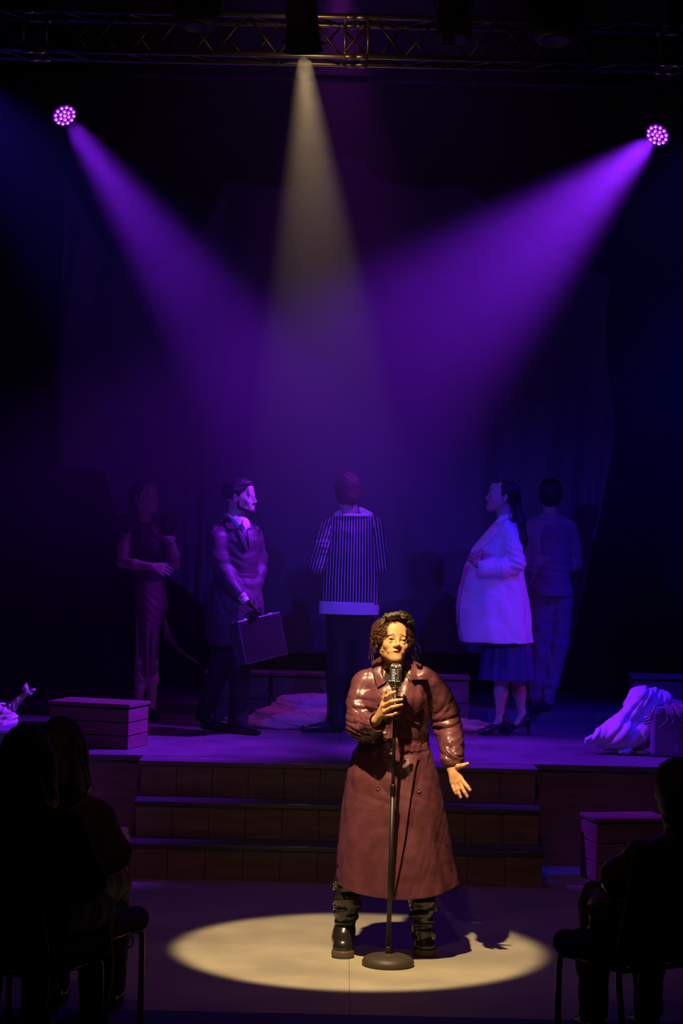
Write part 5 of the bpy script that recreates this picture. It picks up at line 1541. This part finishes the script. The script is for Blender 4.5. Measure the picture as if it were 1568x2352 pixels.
def seated(label, c, f, jm, tm, hm, hairfn, shoulders=.19, hz=1.20, lean=0.0, arm=None, knee=.42, extra=None, jwr=.006):
    f = nrm([f[0], f[1], 0]); s_ = np.array([f[1], -f[0], 0]); z = np.array([0, 0, 1.0]); c = np.array([c[0], c[1], 0.0])
    t = thing('person', label, 'person', c)
    W = lambda a, b, h: c + f * a + s_ * b + z * h
    yaw = math.degrees(math.atan2(f[0], -f[1]))
    R = rot('Z', yaw); HC = W(-.05 + lean, 0, hz)
    S = Sdf(); head(S, R, HC, .98)
    S.cap(HC + [0, 0, -.05], W(-.10 + lean * .6, 0, hz - .20), .05, .055)
    S.cap(W(-.11, -.12, hz - .24), W(-.11, .12, hz - .24), .04, .04, k=.03); S.cap(W(-.11, 0, hz - .30), W(-.09, 0, .58), .09, .10, k=.04)
    for sx in (-1, 1):
        S.chain([W(-.08, sx * .09, .56), W(knee * .55, sx * .11, .545), W(knee, sx * .12, .52)], [.07, .06, .05], k=.03)
        S.chain([W(knee, sx * .12, .52), W(knee + .03, sx * .12, .30), W(knee + .02, sx * .12, .09)], [.048, .045, .032], k=.03)
        S.chain([W(-.11, sx * shoulders, hz - .26), W(-.06, sx * (shoulders + .05), .72), W(.16, sx * .10, .64)], [.04, .034, .026], k=.03)
        hand(S, W(.16, sx * .10, .64), f * .9 - s_ * sx * .3 - z * .1, -z, -s_ * sx, curl=(20, 20, 15))
    S.make('body', .006, M['skin2'], t)
    S = Sdf()
    S.cap(W(-.11, -shoulders + .03, hz - .255), W(-.11, shoulders - .03, hz - .255), .065, .065, k=.05)
    S.cap(W(-.11, -.05, hz - .33), W(-.10, -.05, .60), .14, .15, k=.06); S.cap(W(-.11, .05, hz - .33), W(-.10, .05, .60), .14, .15, k=.06)
    S.cap(W(-.10, 0, hz - .18), W(-.11, 0, hz - .24), .062, .09, k=.04)
    for sx in (-1, 1):
        S.chain([W(-.11, sx * shoulders, hz - .27), W(-.06, sx * (shoulders + .055), .73), W(.14, sx * .13, .65)], [.066, .062, .046], k=.04)
    S.disp(lambda p, d: -(ripple(p, 22, 77) - .45) * jwr * 2)
    S.make('jacket', .006, jm, t)
    S = Sdf()
    for sx in (-1, 1):
        S.chain([W(-.10, sx * .09, .58), W(knee * .55, sx * .11, .56), W(knee, sx * .12, .535)], [.10, .085, .072], k=.05)
        S.chain([W(knee, sx * .12, .53), W(knee + .03, sx * .12, .30), W(knee + .02, sx * .12, .10)], [.070, .062, .058], k=.04)
    S.disp(lambda p, d: -(ripple(p, 24, 78) - .45) * .010); S.make('trousers', .006, tm, t)
    S = Sdf(); hairfn(S, R, HC, W); S.disp(lambda p, d: -(ripple(p @ np.diag([1, 1, .3]), 60, 6) - .45) * .008); S.make('hair', .006, hm, t)
    for sx in (-1, 1):
        shoe('shoe', W(knee + .0, sx * .12, 0), f, t, L=.26)
    if extra: extra(t, W, f, s_)
    return t
def long_hair(S, R, C, W):
    S.frame(R, C, .98); S.ell((0, .025, .040), (.088, .104, .092)); S.ell((0, -.125, -.03), (.085, .09, .105), k=.012, mode='s'); S.frame()
    z0 = C[2]
    S.chain([C + R @ np.array([0, .07, 0]), C + R @ np.array([0, .10, -.14]), C + R @ np.array([0, .10, -.34])], [.085, .105, .07], k=.04)
    S.chain([C + R @ np.array([.06, .02, 0]), C + R @ np.array([.075, .04, -.14]), C + R @ np.array([.08, .03, -.27])], [.05, .05, .02], k=.03)
    S.chain([C + R @ np.array([-.06, .02, 0]), C + R @ np.array([-.075, .04, -.14]), C + R @ np.array([-.08, .03, -.27])], [.05, .05, .02], k=.03)
def bob_hair(S, R, C, W):
    S.frame(R, C, .98); S.ell((0, .022, .036), (.088, .104, .094)); S.cap((0, .05, -.01), (0, .055, -.10), .088, .070, k=.03); S.ell((0, -.125, -.03), (.080, .088, .12), k=.012, mode='s'); S.frame()
M['knit'] = mat('dark_knit', (0.05, 0.035, 0.03), 0.9, col2=(0.08, 0.06, 0.05), nscale=60, bump=0.002, bscale=120)
M['coatdark'] = mat('dark_jacket', (0.035, 0.025, 0.03), 0.8, bump=0.001, bscale=80)
M['gold_leather'] = mat('brown_leather_jacket', (0.20, 0.12, 0.045), 0.33, bump=0.002, bscale=40)
M['jeans'] = mat('dark_jeans', (0.06, 0.04, 0.055), 0.8, bump=0.001, bscale=120)
M['auburn'] = mat('auburn_hair', (0.10, 0.045, 0.02), 0.55)
FL_ = (.42, .91, 0); FR_ = (-.5, .87, 0)
chair('dark blue banquet chair of the front seated woman with long hair at bottom left', (-1.14, 8.36), FL_)
chair('dark blue banquet chair nearest the light circle on the left', (-1.04, 9.0), FL_)
chair('dark blue banquet chair with pale piping at the bottom right', (1.17, 8.72), FR_)
seated('long-haired woman seated in the audience at the far left, a black silhouette', (-1.14, 8.38), (.22, .97, 0), M['knit'], M['jeans'], M['darkhair'], long_hair, hz=1.175, shoulders=.19, knee=.40)
seated('second long-haired seated spectator on the left, half hidden behind the front one', (-1.10, 9.02), (.12, .99, 0), M['knit'], M['jeans'], M['darkhair'], long_hair, hz=1.145, shoulders=.165, knee=.40)
def bag(t, W, f, s_): pass
seated('spectator in a brown leather jacket on the chair at the bottom right', (1.31, 8.70), (-.25, .97, 0), M['gold_leather'], M['jeans'], M['auburn'], bob_hair, hz=1.07, shoulders=.18, knee=.44, jwr=.010)
# bag on the right spectator's knee
g = Fig(8.62); j = g.j
S = Sdf(); S.ell(j(1384, 2110, .0), (g.r(34), .075, g.r(42)), R=rot('Y', 14)); S.ell(j(1372, 2085, .0), (g.r(26), .06, g.r(20)), k=.03)
S.disp(lambda p, d: -(ripple(p @ np.diag([1.4, 1, .7]), 34, 9) - .45) * .022)
BG = thing('shoulder_bag', 'crumpled brown leather bag resting on the right spectator\'s knee', 'bag', j(1384, 2150, 0))
S.make('bag_body', .005, M['gold_leather'], BG)
for k in range(4):
    MB().tube(bend([j(1342 + 3 * k, 2110 + 6 * k, -.06), j(1338 + 3 * k, 2050, -.05), j(1352 + 5 * k, 2026 + 3 * k, -.02), j(1385 + 5 * k, 2030 + 6 * k, 0), j(1410, 2060 + 8 * k, -.04)], 8), .0035, 6).make('strap', M['rope'], BG)

# ------------------------------------------------------------------ haze
hz = bpy.data.materials.new('stage_haze'); hz.use_nodes = True
nt = hz.node_tree
for n in list(nt.nodes):
    if n.type != 'OUTPUT_MATERIAL': nt.nodes.remove(n)
vs = nt.nodes.new('ShaderNodeVolumeScatter')
vs.inputs['Color'].default_value = (1, 1, 1, 1)
vs.inputs['Density'].default_value = 0.022
vs.inputs['Anisotropy'].default_value = 0.2
tc = nt.nodes.new('ShaderNodeNewGeometry'); mr = nt.nodes.new('ShaderNodeMapRange')
mr.interpolation_type = 'SMOOTHSTEP'
mr.inputs['From Min'].default_value = 4.15; mr.inputs['From Max'].default_value = 7.0
mr.inputs['To Min'].default_value = 0.0020; mr.inputs['To Max'].default_value = 0.042
dp = nt.nodes.new('ShaderNodeVectorMath'); dp.operation = 'DOT_PRODUCT'; dp.inputs[1].default_value = (0, 0.20, 1.0)
nt.links.new(tc.outputs['Position'], dp.inputs[0]); nt.links.new(dp.outputs['Value'], mr.inputs['Value'])
nt.links.new(mr.outputs[0], vs.inputs['Density'])
nt.links.new(vs.outputs[0], [n for n in nt.nodes if n.type == 'OUTPUT_MATERIAL'][0].inputs['Volume'])
o = MB().box((0, 12.75, 3.1), (9.18, 11.6, 6.18)).make('stage_haze', hz, smooth=False)
tag(o, 'thin stage haze filling the air above the stage', 'haze', kind='stuff')
